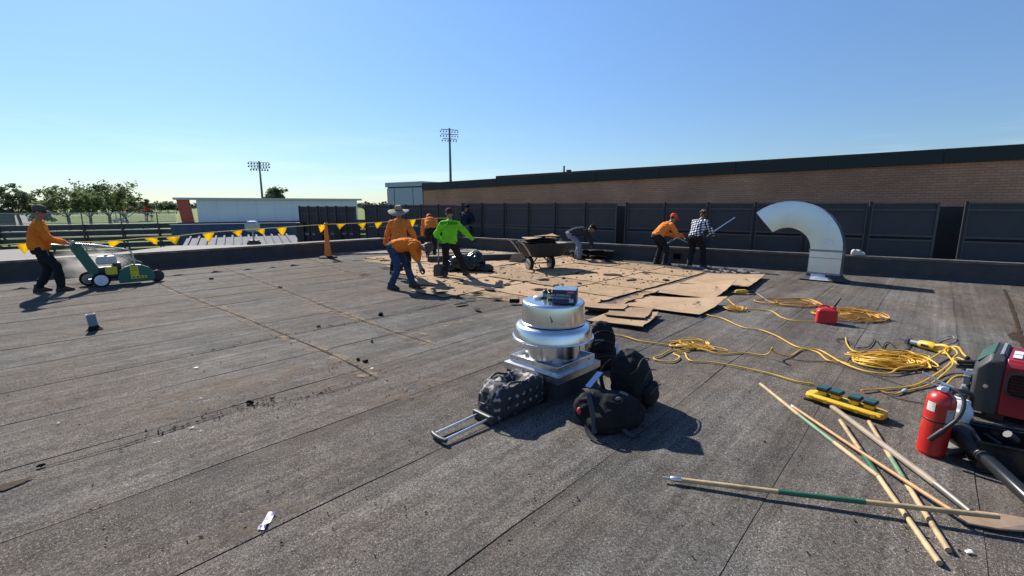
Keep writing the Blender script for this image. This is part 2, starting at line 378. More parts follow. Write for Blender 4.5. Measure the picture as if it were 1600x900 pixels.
# ------------------------------------------------------------------ parapets
def parapet(name, P, Q, out, label, h=.46, thick=.34, capm=None):
    root = thing(name, label, 'parapet', v2(P), 0); n = max(2, int((Q - P).length / .5))
    D = (Q - P).normalized(); o = Vector((0, 0, 0))
    def local(p): return p - v2(P)
    mb = MB(); rings = []
    for i in range(n + 1):
        q = local(P + (Q - P) * (i / n)); w = .012 * noise.noise(Vector((i * .6, P.x, 0)))
        rings.append([q + Vector((0, 0, -.34)) + out * .0, q - out * .07 + Vector((0, 0, .0)), q - out * .015 + Vector((0, 0, .07)) + out * w, q + out * (w + .0) + Vector((0, 0, h)), q + out * (thick + w) + Vector((0, 0, h)), q + out * thick + Vector((0, 0, GROUND + .02))])
    mb.loft(rings, True); mb.build('flashed_wall', M_FLASH, root, 25)
    # cap sheets, one length each
    L = (Q - P).length; s = 0
    while s < L - .2:
        e = min(L, s + rnd(2.6, 3.4)); m = max(2, int((e - s) / .3)); rr = []
        for k in range(m + 1):
            q = local(P + D * (s + .004 + (e - s - .008) * k / m)); w = .016 * noise.noise(Vector((s + k * .5, 4, P.y))); d = .02 * noise.noise(Vector((s + k * .8, 9, P.y)))
            rr.append([q - out * (.018 + w * .3) + Vector((0, 0, h - .045 + d)), q - out * (.026 + w * .3) + Vector((0, 0, h + .012)), q + out * (thick + .02) + Vector((0, 0, h + .016 + w * .4)), q + out * (thick + .03) + Vector((0, 0, h - .04)), q + out * (thick + .022) + Vector((0, 0, h - .04)), q + out * .02 + Vector((0, 0, h + .004))])
        MB().loft(rr, True).build('cap_sheet', capm or M_CAPM, root, 30); s = e
    return root
parapet('parapet_wall', ab(-9, tL), v2(CORNER) + A * .3, B, 'low black parapet with dusty cap running past the man with the cutter')
RQ = R0 - RD * 9
parapet('parapet_wall', RQ, v2(CORNER) + RD * .1, RN, 'low black parapet with thin pale cap in front of the dark screen fence', .47, .10, mat('dull_cap_metal', (.10, .095, .09), .7, 0, .4, 5))
hole = R0 + RD * ((G(1062, 409) - R0).dot(RD))
sc_ = thing('scupper', 'small square black drain opening in the parapet between the two stooping workers', 'drain', hole + Vector((0, 0, .13)) - RN * .03, math.atan2(RD.y, RD.x))
MB().box((0, 0, .08), (.22, .012, .17)).build('recess', mat('scupper_black', (.004, .004, .004), .9), sc_)
for x, z, sx_, sz in ((0, .175, .26, .02), (0, -.015, .26, .02), (.12, .08, .02, .17), (-.12, .08, .02, .17)):
    MB().box((x, 0, z), (sx_, .03, sz)).build('rim', M_FLASH, sc_)

# ------------------------------------------------------------------ ground and far setting
M_GRASS = mat('mown_grass', (.085, .135, .024), .95, 0, .3, .06, 0, 1, col2=(.145, .185, .040))
gm = MB(); S = 2500; n_ = 24
gs = [[(-S + 2 * S * i / n_, -S + 2 * S * j / n_, GROUND) for i in range(n_ + 1)] for j in range(n_ + 1)]
gm.add([p for r in gs for p in r], [(j * (n_ + 1) + i, j * (n_ + 1) + i + 1, (j + 1) * (n_ + 1) + i + 1, (j + 1) * (n_ + 1) + i) for j in range(n_) for i in range(n_)])
tag(gm.build('ground', M_GRASS, None, 0), kind='structure')
M_ASPH = mat('pale_asphalt', (.20, .195, .185), .9, 0, .2, .5, .2, 30)
def gp(px, py): return G(px, py, GROUND)
tag(MB().prism([v2(p) for p in (gp(-260, 372), gp(-60, 345), gp(10, 338), gp(42, 336), gp(58, 341), gp(40, 372))], GROUND + .004, GROUND + .05).build('road', M_ASPH, None, 0), kind='structure')
tag(MB().prism([v2(p) for p in (gp(70, 337.2), gp(300, 334.0), gp(300, 334.9), gp(70, 338.4))], GROUND + .004, GROUND + .03).build('path', M_ASPH, None, 0), kind='structure')

# ---- trees
M_BARK = mat('bark', (.075, .058, .042), .95, 0, .3, 3, .6, 8)
M_LEAF = [mat('leaves_%d' % k, c, .7, 0, .35, .35, transl=.35) for k, c in enumerate([(.115, .150, .060), (.135, .175, .070), (.10, .135, .068)])]
def tree(px, py_top, half_px, dist, label, lm, nclump=60, open_=.0, trunk=.28, seed=1, base=None, flat=1.0):
    random.seed(seed); d = ray(px, 320); k = dist / Vector((d.x, d.y)).length; P = Vector((d.x * k, d.y * k, GROUND))
    top = z_at(px, py_top, P) - GROUND; rad = half_px * dist / FPX
    root = thing('tree', label, 'tree', P, rnd(0, 6), 'trees beyond the playing field')
    tb = MB(); ht = top * trunk; fork = Vector((rnd(-.3, .3), rnd(-.3, .3), ht)); r0 = top * .026
    tb.tube(spline([(0, 0, 0), (rnd(-.2, .2), 0, ht * .5), fork], .6), [r0 * (1.25 - .5 * i / 20) for i in range(len(spline([(0, 0, 0), (rnd(-.2, .2), 0, ht * .5), fork], .6)))], 8)
    cl = []
    for b_ in range(9):
        a = b_ * 2.4 + rnd(-.4, .4); rr = rad * rnd(.35, .85); zz = ht + (top - ht) * rnd(.35, .92)
        e = Vector((math.cos(a) * rr, math.sin(a) * rr, zz)); mid = fork.lerp(e, .5) + Vector((0, 0, -rnd(0, .5)))
        tb.tube(spline([fork, mid, e], .8), [r0 * .5] + [r0 * .3] * (len(spline([fork, mid, e], .8)) - 2) + [r0 * .08], 6)
        cl.append(e); cl.append(mid.lerp(e, .7))
        for q in range(2):
            e2 = e + Vector((rnd(-1, 1), rnd(-1, 1), rnd(-.4, .7))) * rad * .3; tb.tube([mid.lerp(e, .5), e2], [r0 * .2, r0 * .05], 5); cl.append(e2)
    tb.build('trunk', M_BARK, root)
    lb = MB(); cz = ht + (top - ht) * .52; rzv = (top - ht) * .56 * flat
    while len(cl) < nclump:
        v = Vector((rnd(-1, 1), rnd(-1, 1), rnd(-1, 1)))
        if not .30 < v.length < 1: continue
        if open_ and noise.noise(v * 2.2 + Vector((seed, 0, 0))) < -.05 + open_ * .2: continue
        bul = .82 + .36 * noise.noise(v.normalized() * 2.3 + Vector((seed * 2, 1, 0)))
        cl.append(Vector((v.x * rad * bul, v.y * rad * bul, cz + v.z * rzv * bul)))
    cs = rad * .17
    for c in cl:
        if c.z > top: c.z = top - rnd(.1, .6)
        rc = cs * rnd(.65, 1.25)
        for q in range(34):
            o = Vector((random.gauss(0, .5), random.gauss(0, .5), random.gauss(0, .33))) * rc + c; sz = rnd(.16, .34) * (1 + dist / 400)
            u = Vector((rnd(-1, 1), rnd(-1, 1), rnd(-.6, .6))).normalized(); w = u.orthogonal().normalized(); w = Quaternion(u, rnd(0, 6)) @ w
            lb.add([o - u * sz, o - w * sz * .5, o + u * sz, o + w * sz * .5], [(0, 1, 2, 3)])
    lb.build('crown', lm, root, 0); random.seed(seed + 100)
    return root
tree(27, 290, 23, 165, 'small open tree with flat top at the far left edge', M_LEAF[2], 60, .9, .35, 11)
tree(-30, 304, 24, 190, 'dark tree cut by the left edge of the picture', M_LEAF[2], 70, .2, .2, 12)
tree(60, 311, 22, 170, 'low rounded tree above the head of the man with the cutter', M_LEAF[0], 70, .2, .2, 13)
tree(102, 291, 27, 160, 'broad leafy tree just right of the man with the cutter', M_LEAF[1], 72, .9, .30, 14)
tree(138, 296, 17, 150, 'tree between the two broad trees on the field', M_LEAF[1], 60, .8, .34, 15)
tree(168, 288, 33, 172, 'tallest spreading tree on the field with visible branches', M_LEAF[0], 110, .75, .26, 16)
tree(195, 303, 20, 200, 'grey green tree partly behind the tallest spreading tree', M_LEAF[2], 60, .5, .2, 17)
tree(227, 311, 10, 240, 'small dark rounded tree right of the red awning', M_LEAF[2], 60, .0, .15, 18)
for px, pt, hw, s_ in ((247, 316, 14, 21), (262, 316, 10, 22), (274, 318, 9, 23)):
    tree(px, pt, hw, 420, {21: 'far hazy tree nearest the small dark rounded tree', 22: 'far hazy tree in the middle of the low row', 23: 'far hazy tree next to the red end of the white building'}[s_], M_LEAF[2], 45, 0, .1, s_)
tree(431, 294, 17, 150, 'bushy tree rising behind the roof of the long white building', M_LEAF[1], 420, .0, .05, 24)
tree(573, 315, 8, 300, 'small far tree in the gap right of the white building', M_LEAF[0], 40, 0, .1, 25)
tree(601, 314, 5, 260, 'tiny far tree beside the grey panelled building', M_LEAF[0], 40, 0, .1, 26)
random.seed(99)
# a far line of woods along the horizon
wb = MB()
for i in range(900):
    az = rnd(-1.15, .2); dd = rnd(900, 1100); c = Vector((math.sin(az) * dd, math.cos(az) * dd, GROUND + rnd(0, 9) + 4 * noise.noise(Vector((az * 9, 0, 0)))))
    for q in range(26):
        o = c + Vector((random.gauss(0, 5), random.gauss(0, 5), random.gauss(0, 1.6))); u = Vector((rnd(-1, 1), rnd(-1, 1), rnd(-1, 1))).normalized() * rnd(1, 2.2); w = u.orthogonal() * .6
        wb.add([o - u, o - w, o + u, o + w], [(0, 1, 2, 3)])
tag(wb.build('far_woods', mat('far_foliage', (.10, .135, .10), .9, 0, .2, .02), None, 0), 'low hazy line of woods along the horizon', 'woods', kind='stuff')

# ---- small far buildings, awning, cars
def far_at(px, dist):
    d = ray(px, 320); k = dist / Vector((d.x, d.y)).length; return Vector((d.x * k, d.y * k, GROUND))
def face_rot(P): return math.atan2(-P.x, P.y) * -1 * -1
P = far_at(-34, 170); r = thing('green_roofed_house', 'low house with pale green metal roof at the far left edge', 'house', P, math.atan2(P.y, P.x) - math.pi / 2)
MB().box((0, 0, 2.6), (11, 7, 5.2)).build('wall', mat('far_house_wall', (.13, .12, .11), .9), r)
MB().slab([(-6, -4.2, 5.1), (6, -4.2, 5.1), (5, 0, 6.6), (-5, 0, 6.6)], (0, 0, 1), .12).slab([(-6, 4.2, 5.1), (6, 4.2, 5.1), (5, 0, 6.6), (-5, 0, 6.6)], (0, 0, 1), .12).build('roof', mat('pale_green_metal', (.36, .46, .43), .5, 0, .1), r)
for x in (-3.5, 0, 3.5): MB().box((x, -3.52, 2.8), (1.4, .1, 1.3)).build('window', mat('far_glass', (.03, .04, .05), .15), r)
P = far_at(207, 230); r = thing('red_awning', 'faded red awning on posts beyond the field', 'awning', P, .3)
MB().slab([(-5, -3, 4.0), (5, -3, 4.0), (3.5, 0, 6.0), (-3.5, 0, 6.0)], (0, 0, 1), .1).slab([(-5, 3, 4.0), (5, 3, 4.0), (3.5, 0, 6.0), (-3.5, 0, 6.0)], (0, 0, 1), .1).build('canopy', mat('red_canvas', (.50, .075, .055), .8, transl=.3), r)
for x in (-4.6, 4.6):
    for y in (-2.7, 2.7): MB().tube([(x, y, 0), (x, y, 4.1)], .12).build('post', M_BARK, r)
M_GLASSD = mat('dark_glass', (.02, .025, .03), .08)
M_TYRE = mat('tyre_rubber', (.018, .018, .018), .8)
def car(px, dist, rz, colr, label):
    P = far_at(px, dist); r = thing('parked_car', label, 'car', P + Vector((0, 0, .05)), rz, 'cars parked beyond the grandstand'); m = mat('car_paint_' + label[:6], colr, .3, 0, .05, coat=.5)
    prof = [(-2.2, .35), (-2.25, .75), (-2.0, .95), (-1.5, 1.0), (-.9, 1.42), (.6, 1.45), (1.3, 1.0), (2.05, .88), (2.25, .6), (2.2, .35)]
    MB().loft([[(x, y * (1 if z < 1.1 else .82), z) for x, z in prof] for y in (-.86, -.8, .8, .86)]).build('body', m, r, 30)
    for s in (-1, 1):
        MB().slab([(-1.35, s * .80, 1.03), (1.1, s * .80, 1.03), (.5, s * .72, 1.36), (-.85, s * .72, 1.36)], (0, s, 0), .03).build('window', M_GLASSD, r)
        for x in (-1.35, 1.4): MB().lathe([(.05, -.1), (.31, -.1), (.33, -.06), (.33, .06), (.31, .1), (.05, .1)], 16, (x, s * .78, .33), Matrix.Rotation(math.pi / 2, 3, 'X')).build('wheel', M_TYRE, r)
    MB().slab([(1.32, -.66, 1.0), (1.32, .66, 1.0), (.68, .6, 1.41), (.68, -.6, 1.41)], (1, 0, .6), .03).build('windscreen', M_GLASSD, r)
    return r
car(24, 150, .5, (.75, .77, .8), 'white car on the pale road left of the man with the cutter')
car(212, 150, .2, (.72, .72, .70), 'cream car seen over the grandstand near the end of its railing')
car(184, 225, .2, (.60, .62, .63), 'pale car under the tallest spreading tree')
# ------------------------------------------------------------------ grandstand seen from behind, press box
M_STEELD = mat('weathered_dark_steel', (.060, .062, .066), .6, .3, .3, 2)
M_PLANK = mat('grey_bleacher_plank', (.15, .145, .14), .7, .2, .3, 1.2)
M_GALV = mat('galvanised_steel', (.46, .47, .48), .45, .8, .15, 5)
SB0 = far_at(-170, 52); SB1 = far_at(640, 52); SBD = v2(SB1 - SB0).normalized(); SBN = Vector((-SBD.y, SBD.x, 0)); SBL = (SB1 - SB0).length
sr = math.atan2(SBD.y, SBD.x)
stand = thing('grandstand', 'dark grandstand seen from behind with rows of horizontal planks', 'grandstand', SB0, sr)
ztop = z_at(150, 350, on_line(150, SB0, SBD)) - GROUND
rows = 9
for k in range(rows):
    z = ztop - .18 - k * .50; back = k * .62 * 0
    MB().box((SBL / 2, .12 + .015 * (k % 2), z - .06), (SBL, .05, .40)).build('riser_plank', M_STEELD, stand, 0)
    MB().box((SBL / 2, .36 + k * .55, z + .14), (SBL, .30, .05)).build('bench_plank', M_PLANK, stand, 0)
i = 0
while i * 2.35 < SBL:
    x = i * 2.35
    MB().box((x, 0, ztop / 2), (.11, .16, ztop)).build('upright', M_STEELD, stand, 0)
    MB().slab([(x - .05, .2, ztop - .3), (x - .05, .4, ztop - .3), (x - .05, 5.4, .0), (x - .05, 5.1, .0)], (1, 0, 0), .1).build('raker', M_STEELD, stand, 0); i += 1
MB().box((SBL / 2, 2.6, .3), (SBL, 5, .06)).build('ground_beam', M_STEELD, stand, 0)
# chain-link railing on its top row
rail = thing('chain_link_railing', 'chain link railing with thin posts along the top of the grandstand', 'railing', SB0 + Vector((0, 0, ztop)), sr)
e_ = on_line(272, SB0, SBD); RL = (v2(e_) - v2(SB0)).length; hr = z_at(150, 332.5, on_line(150, SB0, SBD)) - GROUND - ztop
def chain_mat():
    m = mat('chain_link', (.32, .33, .34), .5, .6); n, l = m.node_tree.nodes, m.node_tree.links
    t = n.new('ShaderNodeTexCoord'); fac = []
    for r_ in (.785, -.785):
        q = n.new('ShaderNodeMapping'); q.inputs['Rotation'].default_value = (0, r_, 0); q.inputs['Scale'].default_value = (1, 0, 1)
        w = n.new('ShaderNodeTexWave'); w.inputs['Scale'].default_value = 5.5; w.bands_direction = 'X'; l.new(t.outputs['Object'], q.inputs[0]); l.new(q.outputs[0], w.inputs[0])
        g = n.new('ShaderNodeMath'); g.operation = 'GREATER_THAN'; g.inputs[1].default_value = .93; l.new(w.outputs['Fac'], g.inputs[0]); fac.append(g)
    mx_ = n.new('ShaderNodeMath'); mx_.operation = 'MAXIMUM'; l.new(fac[0].outputs[0], mx_.inputs[0]); l.new(fac[1].outputs[0], mx_.inputs[1]); l.new(mx_.outputs[0], n['Principled BSDF'].inputs['Alpha']); return m
M_CHAIN = chain_mat()
MB().tube([(0, 0, hr), (RL, 0, hr)], .035, 6).build('top_rail', M_GALV, rail)
MB().tube([(0, 0, .08), (RL, 0, .08)], .025, 6).build('bottom_rail', M_GALV, rail)
MB().box((RL / 2, .05, hr / 2 + .02), (RL, .006, hr - .06)).build('wire_mesh', M_CHAIN, rail, 0)
i = 0
while i * 2.35 < RL:
    MB().tube([(i * 2.35, 0, 0), (i * 2.35, 0, hr + .03)], .038, 6).build('post', M_STEELD, rail); i += 1
P0 = on_line(281, SB0 + SBN * 1.2, SBD); P1 = on_line(558, SB0 + SBN * 1.2, SBD)
zb = z_at(400, 347, (P0 + P1) / 2); zt = z_at(290, 312, P0)
Lb = (P1 - P0).length
pb = thing('press_box', 'long white press box with red end wall on top of the grandstand', 'building', P0 + Vector((0, 0, zb)), sr)
M_WHITE = mat('white_siding', (.74, .76, .78), .55, 0, .04, .5)
MB().box((Lb / 2 + .6, 1.6, (zt - zb) / 2), (Lb - 1.2, 3.2, zt - zb)).build('wall', M_WHITE, pb, 0)
MB().slab([(.0, -.02, 0), (.85, -.02, 0), (.62, -.02, zt - zb - .004), (-.22, -.02, zt - zb - .004)], (0, 1, 0), 3.2).build('end_wall', mat('red_siding', (.50, .085, .055), .6, 0, .2, 1.2), pb, 0)
MB().box((Lb / 2, 1.6, zt - zb + .09), (Lb + .9, 3.7, .18)).build('roof', mat('pale_grey_trim', (.52, .54, .55), .5), pb, 0)
for i in range(1, 9): MB().box((1.2 + i * (Lb - 1.2) / 9, -.008, (zt - zb) / 2), (.03, .02, zt - zb - .01)).build('panel_joint', mat('joint_grey', (.62, .64, .66), .6), pb, 0)
MB().box((Lb / 2, .3, -.16), (Lb, .5, .24)).build('floor_beam', M_STEELD, pb, 0)

# ---- lower neighbour: blue metal wall and ribbed roof between our parapet and the grandstand
M_BLUE = mat('blue_grey_metal_siding', (.10, .13, .185), .85, 0, .08, .6)
M_LITROOF = mat('pale_ribbed_roofing', (.15, .155, .165), .85, 0, .1, 2)
Q0 = far_at(262, 34); Q1 = far_at(470, 34); QD = v2(Q1 - Q0).normalized(); QN = Vector((-QD.y, QD.x, 0)); QL = (Q1 - Q0).length
zc0 = z_at(330, 352, (Q0 + Q1) / 2); zc1 = z_at(330, 369, (Q0 + Q1) / 2)
lo = thing('blue_metal_annex', 'blue grey metal annex with pale ribbed roof below the pennant line', 'building', v2(Q0) + Vector((0, 0, GROUND)), math.atan2(QD.y, QD.x))
MB().box((QL / 2, .2, (zc0 - GROUND) / 2), (QL, .4, zc0 - GROUND)).build('wall', M_BLUE, lo, 0)
for i in range(int(QL / .6)): MB().box((.3 + i * .6, -.025, (zc0 - GROUND) / 2), (.06, .04, zc0 - GROUND - .02)).build('siding_rib', M_BLUE, lo, 0)
MB().box((QL / 2, .2, zc0 - GROUND + .04), (QL + .1, .5, .07)).build('coping', M_BLUE, lo, 0)
zlow = zc1 - GROUND
MB().slab([(.8, -.05, zlow), (QL - .6, -.05, zlow), (QL - .6, -4.6, zlow - .42), (.8, -4.6, zlow - .42)], (0, 0, 1), .06).build('roof', M_LITROOF, lo, 0)
for i in range(int((QL - 1.4) / .42)):
    x = .95 + i * .42
    MB().slab([(x, -.06, zlow + .062), (x + .10, -.06, zlow + .062), (x + .10, -4.6, zlow - .358), (x, -4.6, zlow - .358)], (0, 0, 1), .10).build('roof_rib', M_BLUE, lo, 0)
MB().box((QL / 2, -4.7, (zlow - .5) / 2), (QL - 1.2, .2, zlow - .5)).build('eaves_wall', M_STEELD, lo, 0)
# floodlight on a short stem in front of the annex
FQ = far_at(391, 29); fz = z_at(391, 378, FQ)
fl = thing('roof_floodlight', 'small grey box floodlight standing before the blue annex', 'light', v2(FQ) + Vector((0, 0, fz)))
MB().box((0, 0, -1.6), (.5, .5, 3.2)).build('pier', M_STEELD, fl)
MB().tube([(0, 0, 0), (0, 0, .55)], .05).build('stem', M_GALV, fl); MB().box((0, 0, .05), (.5, .3, .08)).build('base_plate', M_STEELD, fl)
MB().loft([[(x, y, z) for x, y in ((-w, -w * .7), (w, -w * .7), (w, w * .7), (-w, w * .7))] for w, z in ((.16, .55), (.30, .62), (.30, .98), (.2, 1.12))]).build('housing', M_GALV, fl, 0)
# low sunlit roof just outside the left parapet
sl_ = on_line(54, L0 + B * .9, A).dot(A); lr = ab(sl_ - 13.8, tL + .9); zl = .40
lowroof = thing('lower_roof', 'pale sunlit lower roof just outside the parapet by the man with the cutter', 'roof', v2(lr) + Vector((0, 0, GROUND)), ROLLANG)
MB().box((6.9, 2.2, (zl - GROUND) / 2 - .1), (13.8, 4.4, zl - GROUND - .2)).build('wall', M_STEELD, lowroof, 0)
MB().box((6.9, 2.2, zl - GROUND - .08), (14, 4.6, .12)).build('roof_sheet', mat('pale_membrane', (.20, .19, .175), .9, 0, .15, 2), lowroof, 0)
# hosts a concrete bund beyond
# ------------------------------------------------------------------ sports floodlights
def floodlight(px, py_top, py_bot, half, dist, rows, label):
    P = far_at(px, dist); zt_ = z_at(px, py_top, P) - GROUND; k = dist / FPX
    r = thing('stadium_light', label, 'floodlight', P, math.atan2(P.y, P.x) - math.pi / 2 + .25, 'stadium lights beyond the grandstand')
    M_ = mat('dark_pole_steel', (.10, .125, .14), .5, .4)
    MB().tube([(0, 0, 0), (0, 0, zt_ + .3)], [.34, .16], 10).build('pole', M_, r)
    hgt = (py_bot - py_top) * k; lamp = None
    for i, n in enumerate(rows):
        z = zt_ - hgt * i / (len(rows) - 1); w = half * k * (1 if n == max(rows) else .82)
        MB().box((0, -.12, z), (2 * w, .12, .12)).build('crossarm', M_, r)
        for j in range(n):
            x = -w + 2 * w * j / (n - 1)
            if lamp is None:
                q = .34 * k / .12
                me = MB().lathe([(.05, -.42 * q), (.16 * q, -.40 * q), (.24 * q, -.2 * q), (.42 * q, .22 * q), (.44 * q, .26 * q), (.38 * q, .24 * q)], 12, (0, 0, 0), Matrix.Rotation(-2.2, 3, 'X')).mesh('lamp', mat('lamp_housing', (.13, .17, .20), .4, .5)); lamp = me
            o = link('lamp', lamp, r); o.location = (x, .25, z - .25)
    return r
floodlight(411, 254, 262, 12.5, 125, (8, 8, 7), 'shorter stadium light on a tall pole behind the white press box')
floodlight(705, 203, 216, 13, 88, (7, 7, 6), 'taller stadium light on a pole above the end of the brick building')

# ------------------------------------------------------------------ brick building, panelled block, screen fence
def brick_mat():
    m = bpy.data.materials.new('buff_brick'); m.use_nodes = True; n, l = m.node_tree.nodes, m.node_tree.links; b = n['Principled BSDF']
    t = n.new('ShaderNodeTexCoord'); sp = n.new('ShaderNodeSeparateXYZ'); cb = n.new('ShaderNodeCombineXYZ'); l.new(t.outputs['Object'], sp.inputs[0]); l.new(sp.outputs[0], cb.inputs[0]); l.new(sp.outputs[2], cb.inputs[1])
    br = n.new('ShaderNodeTexBrick'); l.new(cb.outputs[0], br.inputs[0]); br.inputs['Scale'].default_value = 1
    br.inputs['Brick Width'].default_value = .21; br.inputs['Row Height'].default_value = .075; br.inputs['Mortar Size'].default_value = .007; br.inputs['Bias'].default_value = -.3
    br.inputs['Color1'].default_value = (.62, .31, .185, 1); br.inputs['Color2'].default_value = (.50, .245, .145, 1); br.inputs['Mortar'].default_value = (.38, .225, .15, 1)
    z = n.new('ShaderNodeTexNoise'); z.inputs['Scale'].default_value = .5; z.inputs['Detail'].default_value = 6; l.new(t.outputs['Object'], z.inputs[0])
    r = n.new('ShaderNodeValToRGB'); r.color_ramp.elements[0].position = .35; r.color_ramp.elements[0].color = (.72, .70, .70, 1); r.color_ramp.elements[1].position = .7; r.color_ramp.elements[1].color = (1.12, 1.08, 1.05, 1); l.new(z.outputs[0], r.inputs[0])
    k = n.new('ShaderNodeMixRGB'); k.blend_type = 'MULTIPLY'; k.inputs[0].default_value = 1; l.new(br.outputs[0], k.inputs[1]); l.new(r.outputs[0], k.inputs[2]); l.new(k.outputs[0], b.inputs['Base Color'])
    bp = n.new('ShaderNodeBump'); bp.inputs['Strength'].default_value = .8; bp.inputs['Distance'].default_value = .01; bp.invert = True; l.new(br.outputs['Fac'], bp.inputs['Height']); l.new(bp.outputs[0], b.inputs['Normal'])
    b.inputs['Roughness'].default_value = .9; return m
M_BRICK = brick_mat()
M_FASCIA = mat('dark_green_metal_fascia', (.012, .016, .017), .6, 0, .2, 1)
KR = on_line(1600, R0 + RN * 3.2, RD); kaz = math.atan2(RD.x, RD.y) + math.radians(4.5); KD = Vector((math.sin(kaz), math.cos(kaz), 0)); KN = Vector((KD.y, -KD.x, 0)); KN = KN if KN.y > 0 else -KN
KE = on_line(662, KR, KD); KS = KR - KD * 9
KL = (KE - KS).length
zr = z_at(1600, 227, KR); zf = z_at(1600, 249, KR); zl_ = z_at(662, 287, KE)
print('BRICK top right', zr, 'left', zl_, 'len', KL)
ztp = (zr * .6 + zl_ * .4)
kr = math.atan2(-KD.y, -KD.x)
bb = thing('brick_building', 'long buff brick building with dark metal fascia behind the screen fence', 'building', KE + Vector((0, 0, GROUND)), kr)
def kz(f): return (zl_ + (zr - zl_) * f) - GROUND
fr = (KE - KR).length
zE, zS = kz(0), kz(KL / fr)
MB().slab([(0, 0, 0), (KL, 0, 0), (KL, 0, zS - .02), (0, 0, zE - .02)], (0, -1 if (Matrix.Rotation(kr, 3, 'Z') @ Vector((0, 1, 0))).dot(KN) < 0 else 1, 0), 12).build('wall', M_BRICK, bb, 0)
sg = 1 if (Matrix.Rotation(kr, 3, 'Z') @ Vector((0, 1, 0))).dot(KN) > 0 else -1
fh = zr - zf
for i in range(12):
    x0, x1 = KL * i / 12, KL * (i + 1) / 12 - .012
    h0, h1 = zE + (zS - zE) * x0 / KL, zE + (zS - zE) * x1 / KL
    MB().slab([(x0, -sg * .09, h0 - fh), (x1, -sg * .09, h1 - fh), (x1, -sg * .09, h1 + .02), (x0, -sg * .09, h0 + .02)], (0, sg, 0), .085).build('fascia_panel', M_FASCIA, bb, 0)
xs = (on_line(763, KR, KD) - KE).length
MB().slab([(xs, sg * .6, zE), (KL, sg * .6, zS), (KL, sg * .6, zS + .03), (xs, sg * .6, zE + (zS - zE) * xs / KL + .20)], (0, sg, 0), 10).build('upper_roof_edge', M_FASCIA, bb, 0)
xv = (on_line(866, KR, KD) - KE).length
MB().tube([(xv, sg * .8, zE), (xv, sg * .8, zE + (zS - zE) * xv / KL + .46)], .04).tube([(xv + .25, sg * .8, zE), (xv + .25, sg * .8, zE + (zS - zE) * xv / KL + .27)], .12).build('roof_vent', M_STEELD, bb)
MB().slab([(-.5, -sg * .05, .02), (KL, -sg * .05, .02), (KL, -sg * .05, 1.70 - GROUND), (-.5, -sg * .05, 1.70 - GROUND)], (0, sg, 0), .04).build('dark_base_band', mat('black_base_band', (.012, .012, .014), .4), bb, 0)  # plain black sheet over the lower brick, backing the fence gaps
GE = on_line(606, KR, KD); gl = (GE - KE).length
gb = thing('panelled_block', 'grey metal panelled block at the far end of the brick building', 'building', GE + Vector((0, 0, GROUND)), kr)
gz = z_at(606, 291, GE) - GROUND
MB().slab([(0, sg * .05, 0), (gl, sg * .05, 0), (gl, sg * .05, gz - .02), (0, sg * .05, gz - .02)], (0, sg, 0), 9).build('wall', mat('joint_dark', (.05, .06, .07), .7), gb, 0)
M_PANEL = mat('pale_grey_metal_panel', (.36, .40, .44), .45, .3, .06, .5)
MB().slab([(-.1, -sg * .06, gz - .06), (gl, -sg * .06, gz - .06), (gl, -sg * .06, gz + .2), (-.1, -sg * .06, gz + .2)], (0, sg, 0), 9).build('roof_edge', M_PANEL, gb, 0)
xsn = [0, gl * .22, gl * .74, gl]; zsn = [0, gz - 5.6, gz - 4.2, gz - 2.9, gz - 1.6, gz - .1]
for i in range(3):
    for j in range(5):
        a0, a1, b0, b1 = xsn[i] + .03, xsn[i + 1] - .03, zsn[j] + .03, zsn[j + 1] - .03
        MB().box(((a0 + a1) / 2, 0, (b0 + b1) / 2), (a1 - a0, .08, b1 - b0)).build('wall_panel', M_PANEL, gb, 0)

# ---- screen fence: dark framed panels beyond the right parapet, then bending round beyond the corner
M_SCREEN = mat('charcoal_screen_cloth', (.040, .044, .051), .62, 0, .18, 3, .25, 120)
M_FRAME = mat('charcoal_frame', (.075, .080, .088), .5, .3, .15, 4)
M_POSTD = mat('dark_fence_post', (.020, .022, .026), .6, .2)
FL0 = R0 + RN * 1.0
def screen(edges, P, D, label, ztop_px, zbot, zmid=.93, rail=.0):
    first = on_line(edges[0][0], P, D); root = thing('screen_fence', label, 'fence', first, math.atan2(D.y, D.x))
    inv = Matrix.Rotation(-math.atan2(D.y, D.x), 3, 'Z')
    for (x0, x1) in edges:
        a = inv @ (on_line(x0, P, D) - first); b = inv @ (on_line(x1, P, D) - first); w = abs(b.x - a.x); cx = (a.x + b.x) / 2
        zt = ztop_px
        MB().box((cx, 0, (zt + zmid) / 2 + rnd(-.012, .012)), (w - .07, .03, zt - zmid - .04), Matrix.Rotation(rnd(-.02, .02), 3, 'X') @ Matrix.Rotation(rnd(-.006, .006), 3, 'Y')).build('upper_screen', M_SCREEN, root, 0)
        MB().box((cx, .02, (zmid + zbot) / 2 - .04), (w - .05, .03, zmid - zbot - .06)).build('lower_screen', M_SCREEN, root, 0)
        for z in (zt - .03, zmid + .035, zmid - .075, (zt + zmid) / 2 + .25):
            MB().box((cx, -.03 * (1 if D.x < 0 else -1) * -1, z), (w - .06, .035, .045)).build('rail', M_FRAME, root, 0)
        for s in (-1, 1):
            MB().box((cx + s * (w / 2 - .05), .028, (zt + zbot) / 2), (.05, .05, zt - zbot)).build('stile', M_FRAME, root, 0)
        MB().tube([(cx + w / 2, .08, zbot - .5), (cx + w / 2, .08, zt + .02)], .035, 8).build('post', M_POSTD, root)
    return root
zt_r = z_at(1400, 316, on_line(1400, FL0, RD))
ed = [(724, 754), (754, 789), (789, 827), (827, 869), (869, 916), (916, 966), (980, 1040), (1040, 1107), (1107, 1181), (1181, 1262), (1262, 1360), (1360, 1471), (1509, 1640), (1640, 1800)]
